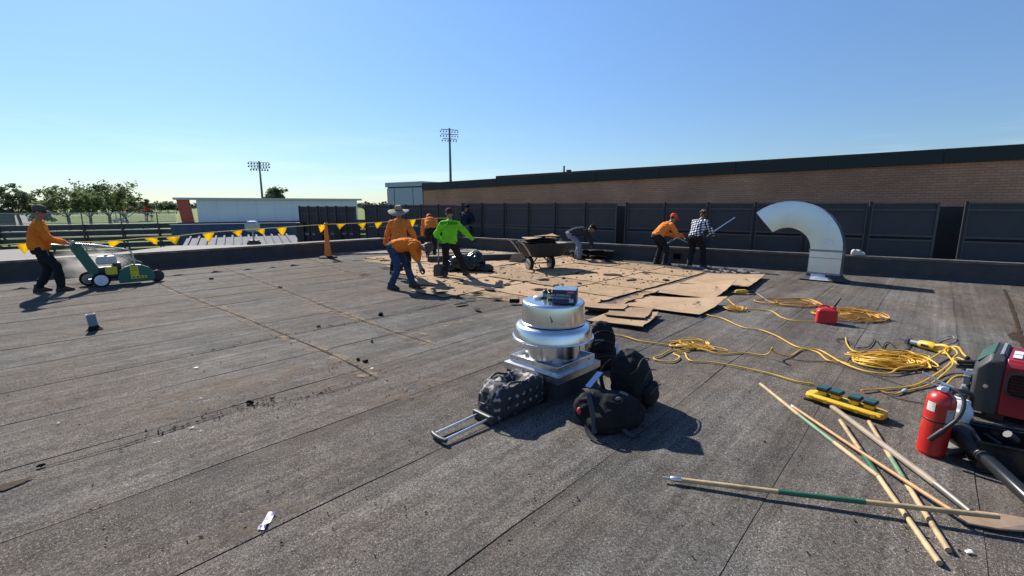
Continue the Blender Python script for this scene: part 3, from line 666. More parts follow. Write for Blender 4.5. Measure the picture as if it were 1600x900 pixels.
screen(ed, FL0, RD, 'long dark charcoal screen fence of framed panels before the brick building', zt_r, -.3)
FLC = on_line(714, FL0, RD); FLdir = Vector((-1, -.10, 0)).normalized()
ed2 = [(714, 685), (685, 658), (658, 634), (634, 611), (611, 589), (589, 571)]
screen(ed2, FLC, FLdir, 'dark screen fence panels behind the man in the wide straw hat', CAM_H + .0, -.35, .9)
ed3 = [(557, 541), (541, 525), (525, 511), (511, 497), (497, 482), (482, 468)]
f3 = screen(ed3, on_line(560, FLC, FLdir), FLdir, 'dark boarded fence section with stout black posts behind the orange cone', CAM_H - .06, -.35, .6)
inv3 = Matrix.Rotation(-math.atan2(FLdir.y, FLdir.x), 3, 'Z')
f30 = on_line(557, on_line(560, FLC, FLdir), FLdir)
for px in (556, 527, 497, 469):
    q = inv3 @ (on_line(px, on_line(560, FLC, FLdir), FLdir) - f30)
    MB().box((q.x, -.16 if (Matrix.Rotation(math.atan2(FLdir.y, FLdir.x), 3, 'Z') @ Vector((0, 1, 0))).y > 0 else .16, .28), (.28, .18, 1.5)).build('stout_post', M_POSTD, f3, 0)
# ledge of our roof edge beyond the far corner (lit slab under the fence)
led = MB().slab([FLC + FLdir * -1 + Vector((0, -3.2, .05)), FLC + FLdir * 12 + Vector((0, -3.2, .05)), FLC + FLdir * 12 + Vector((0, .8, .05)), FLC + FLdir * -1 + Vector((0, .8, .05))], (0, 0, -1), .4)
tag(led.build('fence_ledge', M_CAPM, None, 0), 'narrow pale roof ledge at the foot of the fence beyond the corner', 'ledge')
# rag on the parapet, pipes
c = R0 + RD * ((on_line(1350, R0, RD) - R0).dot(RD)) + RN * .12
me = remesh(MB().ball((0, 0, .06), (.13, .09, .08)).ball((.12, .02, .03), (.10, .07, .045)).ball((-.08, .0, .1), (.06, .06, .05)), .012, 2); crumple(me, .02, 14, 1, .01, 30)
me.materials.append(cloth('dirty_white_rag', (.55, .53, .48))); o = link('crumpled_rag', me); o.location = c + Vector((0, 0, .475)); tag(o, 'crumpled dirty white rag lying on the parapet cap right of the duct', 'rag')
def pipe(px, py, h, r, label):
    P = G(px, py); root = thing('vent_pipe', label, 'pipe', P)
    mm = mat('grey_blue_pvc', (.135, .185, .25), .5, 0, .2, 10)
    MB().lathe([(r * .82, h - .02), (r * .82, .02), (r, .02), (r, h * .9), (r * 1.02, h * .9), (r * 1.02, h), (r * .82, h), (r * .82, h - .05)], 20, cap=False).build('pipe', mm, root)
    MB().lathe([(r * 1.9, .014), (r * 1.5, .022), (r * 1.12, .05), (r * 1.04, .07), (r * .98, .07)], 20, cap=False).build('boot', M_TAR, root); return root
pp_ = pipe(148, 516, .24, .052, 'short blue grey vent pipe standing alone on the roof at left'); pp_.rotation_euler = (.05, -.06, 0)
pipe(1600, 443, .27, .10, 'stubby pale blue vent pipe at the right edge by the parapet')
# ------------------------------------------------------------------ torn-off area: bare fibreboard, boards, scraps
def inside(p, poly):
    c = False; j = len(poly) - 1
    for i in range(len(poly)):
        a, b = poly[i], poly[j]
        if (a.y > p.y) != (b.y > p.y) and p.x < (b.x - a.x) * (p.y - a.y) / (b.y - a.y) + a.x: c = not c
        j = i
    return c
TORN = [v2(G(*p)) for p in ((905, 483), (1000, 455), (1097, 428), (1020, 415), (960, 409), (900, 401), (830, 392), (760, 389), (700, 391), (640, 399), (560, 407), (610, 414), (640, 421), (655, 440), (700, 458), (760, 466), (800, 472), (822, 482))]
jag = []
for i in range(len(TORN)):
    a, b = TORN[i], TORN[(i + 1) % len(TORN)]; n = max(1, int((b - a).length / .22))
    for k in range(n):
        q = a.lerp(b, k / n); w = .10 * noise.noise(q * 2.3) + .05 * noise.noise(q * 7); jag.append(q + Vector((w, w * .7, 0)))
bm = bmesh.new(); f = bm.faces.new([bm.verts.new((p.x, p.y, .0125)) for p in jag]); bm.normal_update()
if f.normal.z < 0: f.normal_flip()
bmesh.ops.triangulate(bm, faces=bm.faces); me = bpy.data.meshes.new('bare_patch'); bm.to_mesh(me); bm.free(); me.materials.append(M_TAN); link('bare_patch', me, roof)
M_BOARD = [mat('fibreboard_%d' % k, c, .95, 0, .2, 2.5, .5, 22, col2=c2) for k, (c, c2) in enumerate([((.27, .180, .110), (.385, .272, .172)), ((.31, .210, .130), (.41, .290, .188)), ((.22, .150, .094), (.34, .24, .153))])]
for mm_ in M_BOARD + [M_TAN]:      # black residue of old felt stuck to the boards
    n, l = mm_.node_tree.nodes, mm_.node_tree.links; b_ = n['Principled BSDF']; sk = b_.inputs['Base Color'].links[0].from_socket
    t_ = n.new('ShaderNodeTexCoord'); z_ = n.new('ShaderNodeTexNoise'); z_.inputs['Scale'].default_value = 3.4; z_.inputs['Detail'].default_value = 9; z_.inputs['Roughness'].default_value = .74; l.new(t_.outputs['Object'], z_.inputs[0])
    r_ = n.new('ShaderNodeValToRGB'); r_.color_ramp.elements[0].position = .60 if mm_ is not M_TAN else .50; r_.color_ramp.elements[1].position = .66; l.new(z_.outputs[0], r_.inputs[0])
    k_ = n.new('ShaderNodeMixRGB'); k_.inputs[2].default_value = (.055, .042, .033, 1); l.new(r_.outputs[0], k_.inputs[0]); l.new(sk, k_.inputs[1]); l.new(k_.outputs[0], b_.inputs['Base Color'])
M_EDGE = mat('dark_torn_felt', (.035, .030, .027), .85, 0, .4, 9, .6, 30)
def sheet(name, corners, z, curl, m, th=.014, n=9, wob=.01, parent=None, rag=.02, seed=0, org=None, notch=0.0):
    """a bendy board between four corners; curl = lift at each of the four corners"""
    c = [v2(p) for p in corners]; o = org if org is not None else (c[0] + c[1] + c[2] + c[3]) / 4; top = []
    for j in range(n + 1):
        for i in range(n + 1):
            u, v = i / n, j / n; p = c[0].lerp(c[1], u).lerp(c[3].lerp(c[2], u), v)
            k = [(1 - u) * (1 - v), u * (1 - v), u * v, (1 - u) * v]
            h = sum(cc * kk ** 2 for cc, kk in zip(curl, k)) + wob * noise.noise(Vector((p.x * 2.3, p.y * 2.3, seed)))
            if i in (0, n) or j in (0, n):
                w = Vector((noise.noise(Vector((p.x * 7, p.y * 7, seed + 1))), noise.noise(Vector((p.x * 7, p.y * 7, seed + 2))), 0)); p = p + w * rag * 2
                if notch and noise.noise(Vector((p.x * 5, p.y * 5, seed + 4))) > .25: p = p.lerp(o, notch * rnd(.3, 1))
            top.append(p - v2(o) + Vector((0, 0, max(.001, z + h + wob))))
    N = (n + 1) ** 2; vs = top + [p - Vector((0, 0, th)) for p in top]; fs, mi = [], []
    for j in range(n):
        for i in range(n):
            a = j * (n + 1) + i; fs += [(a, a + 1, a + n + 2, a + n + 1), (N + a, N + a + n + 1, N + a + n + 2, N + a + 1)]; mi += [0, 1]
    ring = [i for i in range(n + 1)] + [(j + 1) * (n + 1) - 1 for j in range(1, n + 1)] + [n * (n + 1) + i for i in range(n - 1, -1, -1)] + [j * (n + 1) for j in range(n - 1, 0, -1)]
    for q in range(len(ring)): a, b = ring[q], ring[(q + 1) % len(ring)]; fs.append((a, N + a, N + b, b)); mi.append(1)
    mb = MB(); mb.add(vs, fs); mb.m = mi
    ob = mb.build(name, [m, M_EDGE], parent, 30); ob.location = v2(o) if parent is None else o
    return ob
random.seed(5)
ss = [st(p) for p in TORN]; s0, s1 = min(a for a, b in ss), max(a for a, b in ss); t0, t1 = min(b for a, b in ss), max(b for a, b in ss)
tt = t0; ri = 0
while tt < t1:
    s = s0 - rnd(0, 1.2); hgt = 1.2
    while s < s1:
        ln = rnd(1.1, 1.3); c = ab(s + ln / 2, tt + hgt / 2)
        if inside(c, TORN) and rnd(0, 1) > .07:
            cs = [ab(s + .02, tt + .02), ab(s + ln - .02, tt + .02), ab(s + ln - .02, tt + hgt - .02), ab(s + .02, tt + hgt - .02)]
            sheet('bare_board', cs, .020, [max(0, rnd(-.06, .022)) for k in range(4)], random.choice(M_BOARD), .010, 9, .004, roof, .018, rnd(0, 99), notch=.10)
        s += ln
    tt += hgt; ri += 1
# big loose boards curling at their corners
QB = [(((966, 479), (1092, 497), (1136, 477), (1004, 465)), [0, .02, .16, .01], 'nearest flat tan fibreboard sheet with one curled corner'),
      (((1006, 459), (1114, 472), (1149, 452), (1062, 445)), [.01, .03, .20, 0], 'middle tan fibreboard sheet curling up towards the yellow reel'),
      (((1062, 447), (1168, 456), (1195, 435), (1105, 431)), [0, .06, .05, 0], 'farthest tan fibreboard sheet lying towards the metal duct')]
for i, (q, cu, lab) in enumerate(QB):
    tag(sheet('fibreboard_sheet', [G(*p) for p in q], .034 + .013 * i, [c_ * .75 for c_ in cu], M_BOARD[1], .011, 12, .008, None, .006, 3 + i), lab, 'board', 'loose fibreboard sheets')
tag(sheet('fibreboard_sheet', [G(*p) for p in ((915, 505), (1003, 518), (1031, 497), (955, 492))], .045, [0, .02, .05, 0], M_BOARD[0], .022, 9, .010, None, .012, 9, notch=.06), 'ragged tan board lying right behind the upright backpack', 'board', 'loose fibreboard sheets')
tag(sheet('fibreboard_sheet', [G(*p) for p in ((945, 500), (1008, 508), (1022, 492), (958, 488))], .085, [.0, .02, .03, .01], M_BOARD[2], .018, 9, .010, None, .012, 12, notch=.08), 'upper ragged board on the small stack behind the backpack', 'board', 'loose fibreboard sheets')
tag(sheet('fibreboard_sheet', [G(*p) for p in ((905, 490), (972, 495), (982, 488), (915, 482))], .09, [.03, .04, .04, .02], M_BOARD[0], .05, 9, .01, None, .02, 15), 'thick rolled felt-backed board strip on the stack behind the backpack', 'board', 'loose fibreboard sheets')
for i, q in enumerate((((985, 468), (1004, 462), (1012, 466), (992, 473)), ((1000, 463), (1020, 457), (1030, 460), (1008, 466)), ((962, 476), (982, 470), (990, 474), (968, 480)))):
    tag(sheet('torn_board_piece', [G(*p) for p in q], .04, [.02, .0, .03, .0], M_BOARD[2], .02, 6, .015, None, .04, 20 + i, notch=.2), ['middle of three torn board pieces beside the nearest flat sheet', 'far one of three torn board pieces beside the nearest flat sheet', 'near one of three torn board pieces beside the nearest flat sheet'][i], 'board scrap', 'torn board pieces')
# gray rolled felt scraps along right parapet
for i, (a, b, w, lab) in enumerate((((1130, 424), (1186, 431), .09, 'long pale felt strip rolled up by the parapet near the duct'), ((1060, 417), (1100, 421), .06, 'pale thin felt strip at the feet of the man in plaid'), ((1118, 423), (1150, 428), .05, 'short pale felt strip between the plaid man and the duct'), ((1100, 424), (1125, 427), .05, 'small flat felt strip behind the farthest tan sheet'))):
    p, q = G(*a), G(*b); mb = MB(); n = 14; pts = [p.lerp(q, k / n) + Vector((0, .04 * math.sin(k * 1.3), w * .55 + .015 * math.sin(k * 2.1 + i))) for k in range(n + 1)]
    o_ = v2(p); mb.tube([x - o_ for x in pts], [w * (.45 + .15 * math.sin(k)) for k in range(n + 1)], 8)
    o = mb.build('felt_strip', mat('pale_felt', (.20, .19, .18), .9, 0, .3, 9, .6, 30)); o.location = o_; tag(o, lab, 'felt strip', 'felt strips by the parapet')
# larger felt scraps lying about the bare area
def scrap_mesh(seed, sz):
    random.seed(seed); n = random.randint(6, 10); pts = []
    for k in range(n):
        a = 2 * math.pi * k / n; r = sz * rnd(.45, 1.0); pts.append(Vector((math.cos(a) * r * 1.5, math.sin(a) * r * .7, rnd(.0, .35) * sz * .25 + .006)))
    c = Vector((0, 0, sz * rnd(.05, .2) + .01)); mb = MB()
    top = pts + [c]; vs = top + [p - Vector((0, 0, .006)) for p in top]; N = n + 1
    fs = [(k, (k + 1) % n, n) for k in range(n)] + [(N + (k + 1) % n, N + k, N + n) for k in range(n)] + [(k, N + k, N + (k + 1) % n, (k + 1) % n) for k in range(n)]
    mb.add(vs, fs); return mb
sm_ = [scrap_mesh(200 + k, rnd(.10, .2)).mesh('felt_scrap', M_EDGE, 0) for k in range(9)]
random.seed(31)
SCR = [(600, 420), (640, 425), (570, 431), (660, 452), (690, 460), (735, 470), (720, 478), (745, 486), (765, 455), (790, 447), (800, 442), (760, 440), (850, 440), (870, 448), (880, 437), (905, 430), (930, 428), (955, 432), (905, 445), (840, 455), (785, 420), (800, 415), (905, 404), (930, 408), (950, 410), (880, 412), (1010, 430), (1040, 440), (985, 440), (640, 404), (655, 396), (780, 400), (600, 408), (775, 470), (715, 466), (745, 462)]
tint = ['curled', 'flat', 'bent', 'torn', 'jagged', 'narrow']
for i, p in enumerate(SCR):
    o = link('felt_scrap', random.choice(sm_)); o.location = G(*p) + Vector((0, 0, .034)); o.rotation_euler = (0, 0, rnd(0, 6)); k = rnd(.6, 1.25); o.scale = (k, k, k)
    tag(o, 'dark torn scrap of roofing felt among the bare brown boards', 'felt scrap', 'dark felt scraps on the bare boards')
# small crumbs of bitumen and felt nobody could count
db = MB(); random.seed(77)
def crumb(p, r):
    R = Matrix.Rotation(rnd(0, 6), 3, 'Z') @ Matrix.Rotation(rnd(-.6, .6), 3, 'X'); h = r * rnd(.25, .7)
    db.box(p + Vector((0, 0, h * .5)), (r * rnd(1, 3), r * rnd(.6, 1.4), h), R)
for k in range(650):
    while True:
        p = ab(rnd(s0, s1), rnd(t0, t1))
        if inside(p, TORN): break
    crumb(p + Vector((0, 0, .03)), rnd(.006, .028))
for k in range(420):
    c = random.choice(CUTS + [[(384, 637), (300, 663), (200, 696)], [(600, 590), (450, 628), (384, 637)], [(295, 556), (440, 525), (560, 503), (700, 474)]]); i = random.randrange(len(c) - 1)
    a, b = G(*c[i]), G(*c[i + 1]); q = a.lerp(b, rnd(0, 1)); crumb(q + Vector((random.gauss(0, .07), random.gauss(0, .07), .01)), rnd(.003, .010))
for k in range(150):
    c = random.choice([(650, 605), (660, 585), (392, 632), (720, 470), (1040, 470), (440, 625), (510, 580)]); g = G(*c); crumb(g + Vector((random.gauss(0, .2), random.gauss(0, .2), .01)), rnd(.002, .008))
for k in range(300): g = G(rnd(0, 1500), rnd(450, 880)); crumb(g + Vector((0, 0, .01)), rnd(.003, .007))
tag(db.build('bitumen_crumbs', M_TAR, None, 0), 'scattered black crumbs of bitumen and felt over the roof', 'debris', kind='stuff')
# distinct black lumps on the left
for i, (p, r, lab) in enumerate((((391, 632), .055, 'largest black bitumen lump on the long open seam'), ((64, 731), .035, 'single black bitumen lump on the seam at far left'), ((560, 564), .05, 'black bitumen lump beside the crossing saw cuts'), ((571, 567), .05, 'second black lump right next to the crossing saw cuts'), ((498, 512), .045, 'thin upright black shaving on the far seam'), ((581, 535), .04, 'black lump alone between two far saw cuts'), ((437, 450), .07, 'pale curled membrane scrap near the far saw cuts'), ((330, 437), .07, 'dark folded scrap close to the first saw cut'), ((595, 493), .09, 'dark shaving beside the shadow of the bent worker'), ((425, 625), .03, 'small black lump just right of the largest lump'))):
    r *= .6
    me = remesh(MB().ball((0, 0, r * .4), (r, r * .6, r * .5)).ball((r * .8, 0, r * .3), (r * .6, r * .5, r * .35)).ball((-r * .6, r * .3, r * .25), (r * .5, r * .4, r * .3)), r * .14, 1); crumple(me, r * .35, 1.2 / r, i)
    me.materials.append(M_CAPM if i == 6 else M_TAR); o = link('bitumen_lump', me); o.location = G(*p) + Vector((0, 0, .01)); o.rotation_euler = (0, 0, i); tag(o, lab, 'lump')
# low black curb across the bare area
c0, c1 = G(668, 410), G(824, 405)
root = thing('low_roof_curb', 'low black curb crossing the bare boards behind the green shirted man', 'curb', v2(c0), math.atan2(c1.y - c0.y, c1.x - c0.x)); Lc = (c1 - c0).length
MB().box((Lc / 2, 0, .1), (Lc, .22, .18)).build('felt_side', M_FLASH, root, 0, .015); MB().box((Lc / 2, 0, .195), (Lc + .02, .25, .012)).build('top_strip', M_CAPM, root, 0)
pl = MB().slab([(0, 0, .02), (.62, 0, .02), (.42, .02, .32), (.12, .02, .30)], (0, -1, .3), .02).build('torn_plate', M_BOARD[0]); g = G(795, 411); pl.location = g; pl.rotation_euler = (-.5, 0, .1); tag(pl, 'pale triangular board leaning on the low black curb', 'board')
# heap of torn felt behind the wheelbarrow along the corner
for i, (p, sx_, lab) in enumerate((((775, 388), 1.5, 'dark heap of torn felt against the parapet behind the low curb'), ((925, 404), 1.0, 'dark heap of torn felt beside the stooping worker in grey'), ((842, 392), 1.2, 'dark felt heap behind the wheelbarrow'))):
    mb = MB(); random.seed(50 + i)
    for k in range(16): mb.box((rnd(-1, 1) * sx_ * .5, rnd(-.3, .3), rnd(.05, .28)), (rnd(.4, .9), rnd(.3, .6), .03), Matrix.Rotation(rnd(0, 6), 3, 'Z') @ Matrix.Rotation(rnd(-.6, .6), 3, 'X'))
    me = remesh(mb, .025, 1); crumple(me, .03, 5, i); me.materials.append(M_EDGE); o = link('felt_heap', me); o.location = G(*p); tag(o, lab, 'felt heap')

# ------------------------------------------------------------------ exhaust fan on its curb
M_ALU = mat('spun_aluminium', (.74, .75, .76), .24, 1, .10, 3, .02, 5, stretch=(1, 1, .3))
M_ALU2 = mat('mill_aluminium', (.70, .71, .72), .34, 1, .07, 5, .05, 12)
az = math.atan2(A.y, A.x) + math.radians(-1)
FC = G(872.5, 591.5, .26) + (Vector((math.cos(az), math.sin(az), 0)) + Vector((-math.sin(az), math.cos(az), 0))) * .333
FC.z = 0
fan = thing('exhaust_fan', 'silver spun aluminium exhaust fan on a square black roof curb', 'exhaust fan', FC, az)
MB().loft([[(x * w, y * w, z) for x, y in ((-1, -1), (1, -1), (1, 1), (-1, 1))] for w, z in ((.335, .0), (.318, .03), (.312, .205))]).build('curb', M_FLASH, fan, 20)
cap = MB().loft([[(x * w, y * w, z) for x, y in ((-1, -1), (1, -1), (1, 1), (-1, 1))] for w, z in ((.327, .195), (.333, .195), (.333, .258), (.300, .266), (.290, .27))]).build('curb_cap', M_ALU2, fan, 20)
for sx_, sy, r_ in ((0, -1, 0), (1, 0, math.pi / 2), (0, 1, 0), (-1, 0, math.pi / 2)):
    MB().box((sx_ * .284, sy * .284, .297), (.585 if sx_ == 0 else .012, .012 if sx_ == 0 else .560, .06)).build('base_flange', M_ALU2, fan, 0)
    for k in (-.2, .0, .2, ):
        MB().lathe([(.001, .0), (.009, .0), (.009, .004), (.005, .007), (.001, .007)], 10, (sx_ * .2915 + (k if sx_ == 0 else 0), sy * .2915 + (k if sy == 0 else 0), .3), Matrix.Rotation(math.pi / 2, 3, 'X' if sx_ == 0 else 'Y') if (sy < 0 or sx_ > 0) else Matrix.Rotation(-math.pi / 2, 3, 'X' if sx_ == 0 else 'Y')).build('bolt', M_GALV, fan)
MB().box((0, 0, .275), (.55, .55, .008)).build('base_plate', M_ALU2, fan, 0)
zT = .865
MB().lathe([(.272, .279), (.272, .292), (.264, .296), (.264, .535)], 56, cap=False).build('windband', M_ALU, fan)
MB().lathe([(.26, .52), (.386, .512), (.392, .517), (.388, .526), (.376, .528), (.366, .60), (.352, .630), (.330, .645), (.29, .648)], 64, cap=False).build('shroud', M_ALU, fan)
MB().lathe([(.28, .645), (.28, .662)], 56, cap=False).build('discharge_gap', mat('gap_black', (.01, .01, .01), .8), fan)
MB().lathe([(.285, .657), (.303, .655), (.306, .660), (.303, .665), (.298, .668), (.297, zT - .03), (.292, zT - .012), (.280, zT - .003), (.26, zT), (.001, zT + .006)], 64, cap=False).build('motor_cover', M_ALU, fan)
MB().lathe([(.001, .0), (.045, .0), (.045, .02), (.035, .026), (.001, .028)], 20, (-.07, .13, zT + .003)).build('cover_cap', M_GALV, fan)
MB().box((0, 0, 0), (.065, .004, .045)).build('rating_plate', mat('plate_grey', (.55, .57, .6), .4, .6), fan).matrix_local = Matrix.Translation(Vector((-.19, -.188, .34))) @ Matrix.Rotation(math.radians(-45.3), 4, 'Z')
for (q, z, s_) in ((-.62, .76, .02), (-.58, .735, .028), (-.6, .72, .016), (-.25, .70, .012)):
    a = math.atan2(-FC.y, -FC.x) - az + q + .55; MB().box((0, 0, 0), (.006, s_ * .4, s_)).build('scuff_mark', mat('scuff_dark', (.05, .05, .05), .7), fan).matrix_local = Matrix.Rotation(a, 4, 'Z') @ Matrix.Translation(Vector((.2955, 0, z))) @ Matrix.Rotation(.4, 4, 'X')
# tool box (carton) and two bottles on the fan
ftop = zT + .004
ca, cb_, cc = AT(864.5, 474.5, FC.y - .10), AT(899.5, 477, FC.y - .13), AT(922, 471, FC.y + .05)
cx = G(899.5, 476, ftop); bx = thing('carton', 'dark blue printed carton standing on top of the exhaust fan', 'box', cx, 0)
ux = v2(G(864.5, 474.3, ftop) - cx); uy = v2(G(922.5, 470.5, ftop) - cx); bw = .215; bdp = .20; ux.normalize(); uy = Vector((uy.x, uy.y, 0)); uy = (uy - ux * uy.dot(ux)).normalized(); bh = .125
cm = cx - cx
M_CART = mat('navy_carton', (.018, .035, .085), .55, 0, .15, 8); M_CWHITE = mat('print_white', (.62, .66, .72), .7); M_CRED = mat('print_red', (.50, .03, .03), .7); M_CTOP = mat('carton_top', (.12, .20, .33), .35, 0, .2, 12)
p4 = [cm, cm + ux * bw, cm + ux * bw + uy * bdp, cm + uy * bdp]
MB().prism(p4, .0, bh).build('carton_body', M_CART, bx, 0, .002)
mid_ = (p4[0] + p4[2]) / 2
MB().prism([mid_ + (p - mid_) * .985 for p in p4], bh + .0005, bh + .003).build('carton_lid', M_CTOP, bx, 0)
fx = -ux; Mf = lambda u, z: frame(cm + ux * (bw * u) - uy * .0015 + Vector((0, 0, z)), fx, (0, 0, 1))
text('print', 'DUAL ZOMBORO', .026, M_CWHITE, bx, Mf(.70, .078)); text('print', 'BODY ROOFBOOTER', .021, M_CWHITE, bx, Mf(.68, .052))
MB().slab([cm + ux * .012 - uy * .0006 + Vector((0, 0, .098)), cm + ux * .085 - uy * .0006 + Vector((0, 0, .098)), cm + ux * .085 - uy * .0006 + Vector((0, 0, .118)), cm + ux * .012 - uy * .0006 + Vector((0, 0, .118))], -uy, .0006).build('print_band', M_CRED, bx, 0)
text('print', 'N E W', .019, M_CWHITE, bx, Mf(.22, .108))
for (u, z) in ((.10, .035), (.10, .018), (.20, .036), (.19, .018)): MB().slab([cm + ux * (bw * u + a) - uy * .0006 + Vector((0, 0, z + b)) for a, b in ((0, 0), (.018, 0), (.018, .012), (0, .012))], -uy, .0008).build('print', M_CWHITE, bx, 0)
sf = lambda u, z, w, h, m, nm='print': MB().slab([cm + uy * (bdp * u + a) - ux * .0006 + Vector((0, 0, z + b)) for a, b in ((0, 0), (w, 0), (w, h), (0, h))], -ux, .0008).build(nm, m, bx, 0)
sf(.22, .062, .10, .016, M_CRED); sf(.30, .080, .075, .010, mat('handle_hole', (.004, .004, .006), .9), 'handle_slot'); sf(.42, .022, .022, .02, M_CWHITE); sf(.10, .062, .012, .010, M_CWHITE); sf(.82, .075, .012, .010, M_CWHITE)
M_TEAL = mat('teal_label', (.02, .20, .20), .5); M_AMBER = mat('brown_bottle', (.05, .022, .012), .2)
for i, (px, py, lab, capm) in enumerate(((852, 466.5, 'small teal labelled bottle with tan cap, left one on the fan', mat('tan_cap', (.45, .33, .17), .6)), (859, 469, 'small teal labelled bottle with dark cap next to the carton on the fan', M_AMBER))):
    P = G(px, py, ftop); r = thing('small_bottle', lab, 'bottle', P, 0, 'bottles on the fan')
    MB().lathe([(.001, 0), (.024, 0), (.026, .004), (.026, .062), (.020, .074), (.012, .080), (.012, .088)], 20).build('bottle_body', M_AMBER, r)
    MB().lathe([(.0265, .018), (.0268, .019), (.0268, .056), (.0265, .057)], 20, cap=False).build('label_band', M_TEAL, r)
    MB().lathe([(.001, .104), (.015, .104), (.016, .10), (.016, .084), (.001, .084)], 16).build('cap', capm, r)
    MB().box((0, 0, 0), (.022, .002, .012)).build('label_print', mat('pinkish_print', (.5, .3, .35), .7), r).location = (0, -.027, .036)
r = MB().lathe([(.001, -.09), (.034, -.09), (.038, -.08), (.038, .08), (.034, .09), (.001, .09)], 16, (0, 0, .038), Matrix.Rotation(math.pi / 2, 3, 'Y')).build('black_can', M_TAR); r.location = G(804, 476) + Vector((0, 0, .03)); tag(r, 'small black cylinder lying on the boards left behind the fan', 'can')

# ------------------------------------------------------------------ gooseneck duct
M_GDUCT = mat('galvanised_duct_sheet', (.66, .68, .70), .30, 1, .10, 1.6, .06, 1.2); M_GBAND = mat('duct_band_dark', (.26, .27, .29), .45, .8)
DB = G(1287, 437); 
duct = thing('gooseneck_duct', 'big galvanised gooseneck duct curving down to the left by the parapet', 'duct', DB, math.atan2(B.y, B.x))   # local x = B (left/away), y = -A.. towards roof middle
duct.rotation_euler = (math.radians(2.5), 0, math.atan2(B.y, B.x)); q = .01515; Wd = .62; Dp = .46; cz = .70; Ro, Ri = 1.13, .50
def sect(c, dirv, w0, w1, d):   # rectangular ring: along dirv from w0..w1 in the x-z plane, depth +-d in y
    return [Vector((c[0] + dirv[0] * w, y, c[1] + dirv[1] * w)) for w, y in ((w0, -d), ((w0 + w1) / 2, -d - .022), (w1, -d), (w1, d), ((w0 + w1) / 2, d + .022), (w0, d))]
xc = .31 + Ri * 1.0
xcen = Wd / 2 + Ri
def ring(a, Ro_=Ro, Ri_=Ri, d=Dp / 2): return sect((xcen, cz), (-math.cos(a), math.sin(a)), Ri_, Ro_ - 0, d)
MB().loft([ring(a_ * math.radians(40) / 5) for a_ in range(6)] + [ring(math.radians(40) + .004)], False).build('lower_elbow', M_GDUCT, duct, 25)
MB().loft([ring(math.radians(40) + a_ * math.radians(40) / 5, Ro + .004, Ri - .004, Dp / 2 + .004) for a_ in range(6)], False).build('middle_elbow', M_GDUCT, duct, 25)
MB().loft([ring(math.radians(79.5) + a_ * math.radians(52) / 6) for a_ in range(7)], False).build('outer_elbow', M_GDUCT, duct, 25)
hw = (Ro - Ri) / 2; x0_ = xcen - (Ro + Ri) / 2
def sq(x, w, d, z): return [Vector((x - w, -d, z)), Vector((x - w, d, z)), Vector((x, d + .022, z)), Vector((x + w, d, z)), Vector((x + w, -d, z)), Vector((x, -d - .022, z))]
MB().loft([sq(x0_, hw + .003, Dp / 2 + .003, z) for z in (.16, .44, cz - .02)], False).build('riser', M_GDUCT, duct, 0)
MB().loft([sq(x0_, hw + .02, Dp / 2 + .02, z) for z in (cz - .03, cz + .015)], False).build('slip_joint', M_GBAND, duct, 0)
MB().loft([sq(x0_, hw + .010, Dp / 2 + .010, z) for z in (.515, .53)], False).build('seam_band', M_GBAND, duct, 0)
MB().loft([sq(x0_, hw + .02, Dp / 2 + .02, z) for z in (.14, .18)], False).build('drip_edge', M_GBAND, duct, 0)
MB().loft([sq(x0_, hw + w, Dp / 2 + w, z) for w, z in ((.17, .015), (.09, .03), (.03, .08), (.012, .15))], False).build('flashing_boot', M_FLASH, duct, 20)
MB().loft([sq(x0_ + .04, hw * .62, Dp / 2 + w + .006, z) for w, z in ((.17, .016), (.09, .034), (.03, .085), (.012, .152))], False).build('silver_patch', mat('silver_flashing', (.55, .60, .66), .4, .7), duct, 20)
MB().lathe([(.001, .004), (.07, .004), (.07, .001)], 20, (x0_ - .05, Dp / 2 + .021, cz + .2), Matrix.Rotation(-math.pi / 2, 3, 'X')).build('inspection_disc', mat('disc_pale', (.7, .72, .74), .4, .5), duct)

# ------------------------------------------------------------------ bags round the fan
M_NYL = cloth('black_nylon', (.009, .0095, .011), .25, .7)
M_NYL2 = cloth('charcoal_canvas', (.017, .018, .020), .25, .8)
M_STRAP = mat('black_webbing', (.034, .035, .038), .6)
def dot_mat():
    m = mat('circle_print_fabric', (.025, .026, .030), .75); n, l = m.node_tree.nodes, m.node_tree.links; b = n['Principled BSDF']
    t = n.new('ShaderNodeTexCoord'); vo = n.new('ShaderNodeTexVoronoi'); vo.inputs['Scale'].default_value = 12; vo.inputs['Randomness'].default_value = 0; l.new(t.outputs['Object'], vo.inputs[0])
    r = n.new('ShaderNodeValToRGB'); r.color_ramp.interpolation = 'CONSTANT'; r.color_ramp.elements[0].color = (.020, .021, .026, 1); r.color_ramp.elements[1].position = .60; r.color_ramp.elements[1].color = (.30, .27, .27, 1)
    l.new(vo.outputs['Distance'], r.inputs[0]); l.new(r.outputs[0], b.inputs['Base Color']); return m
DG0, DG1 = G(766, 662), G(840, 629)                     # bag axis on the roof, handle end first
dv = v2(DG1 - DG0).normalized(); dl = (DG1 - DG0).length
duf = thing('rolling_duffel', 'black duffel with pale circle print and pulled out trolley handle', 'bag', v2(DG0), math.atan2(dv.y, dv.x))
mb = MB(); prof = [(.02, .10, .13), (.10, .15, .17), (dl * .5, .155, .165), (dl * .85, .15, .17), (dl + .03, .11, .13)]
rg = []
for x, w, h in prof: rg.append([Vector((x, .06 + w * math.copysign(abs(math.cos(a)) ** .6, math.cos(a)), .02 + h * (1 + math.copysign(abs(math.sin(a)) ** .6, math.sin(a))) * .5 * 1.7)) for a in [2 * math.pi * k / 20 for k in range(20)]])
mb.loft(rg); me = remesh(mb, .010, 3); crumple(me, .018, 7, 2, .014, 13)
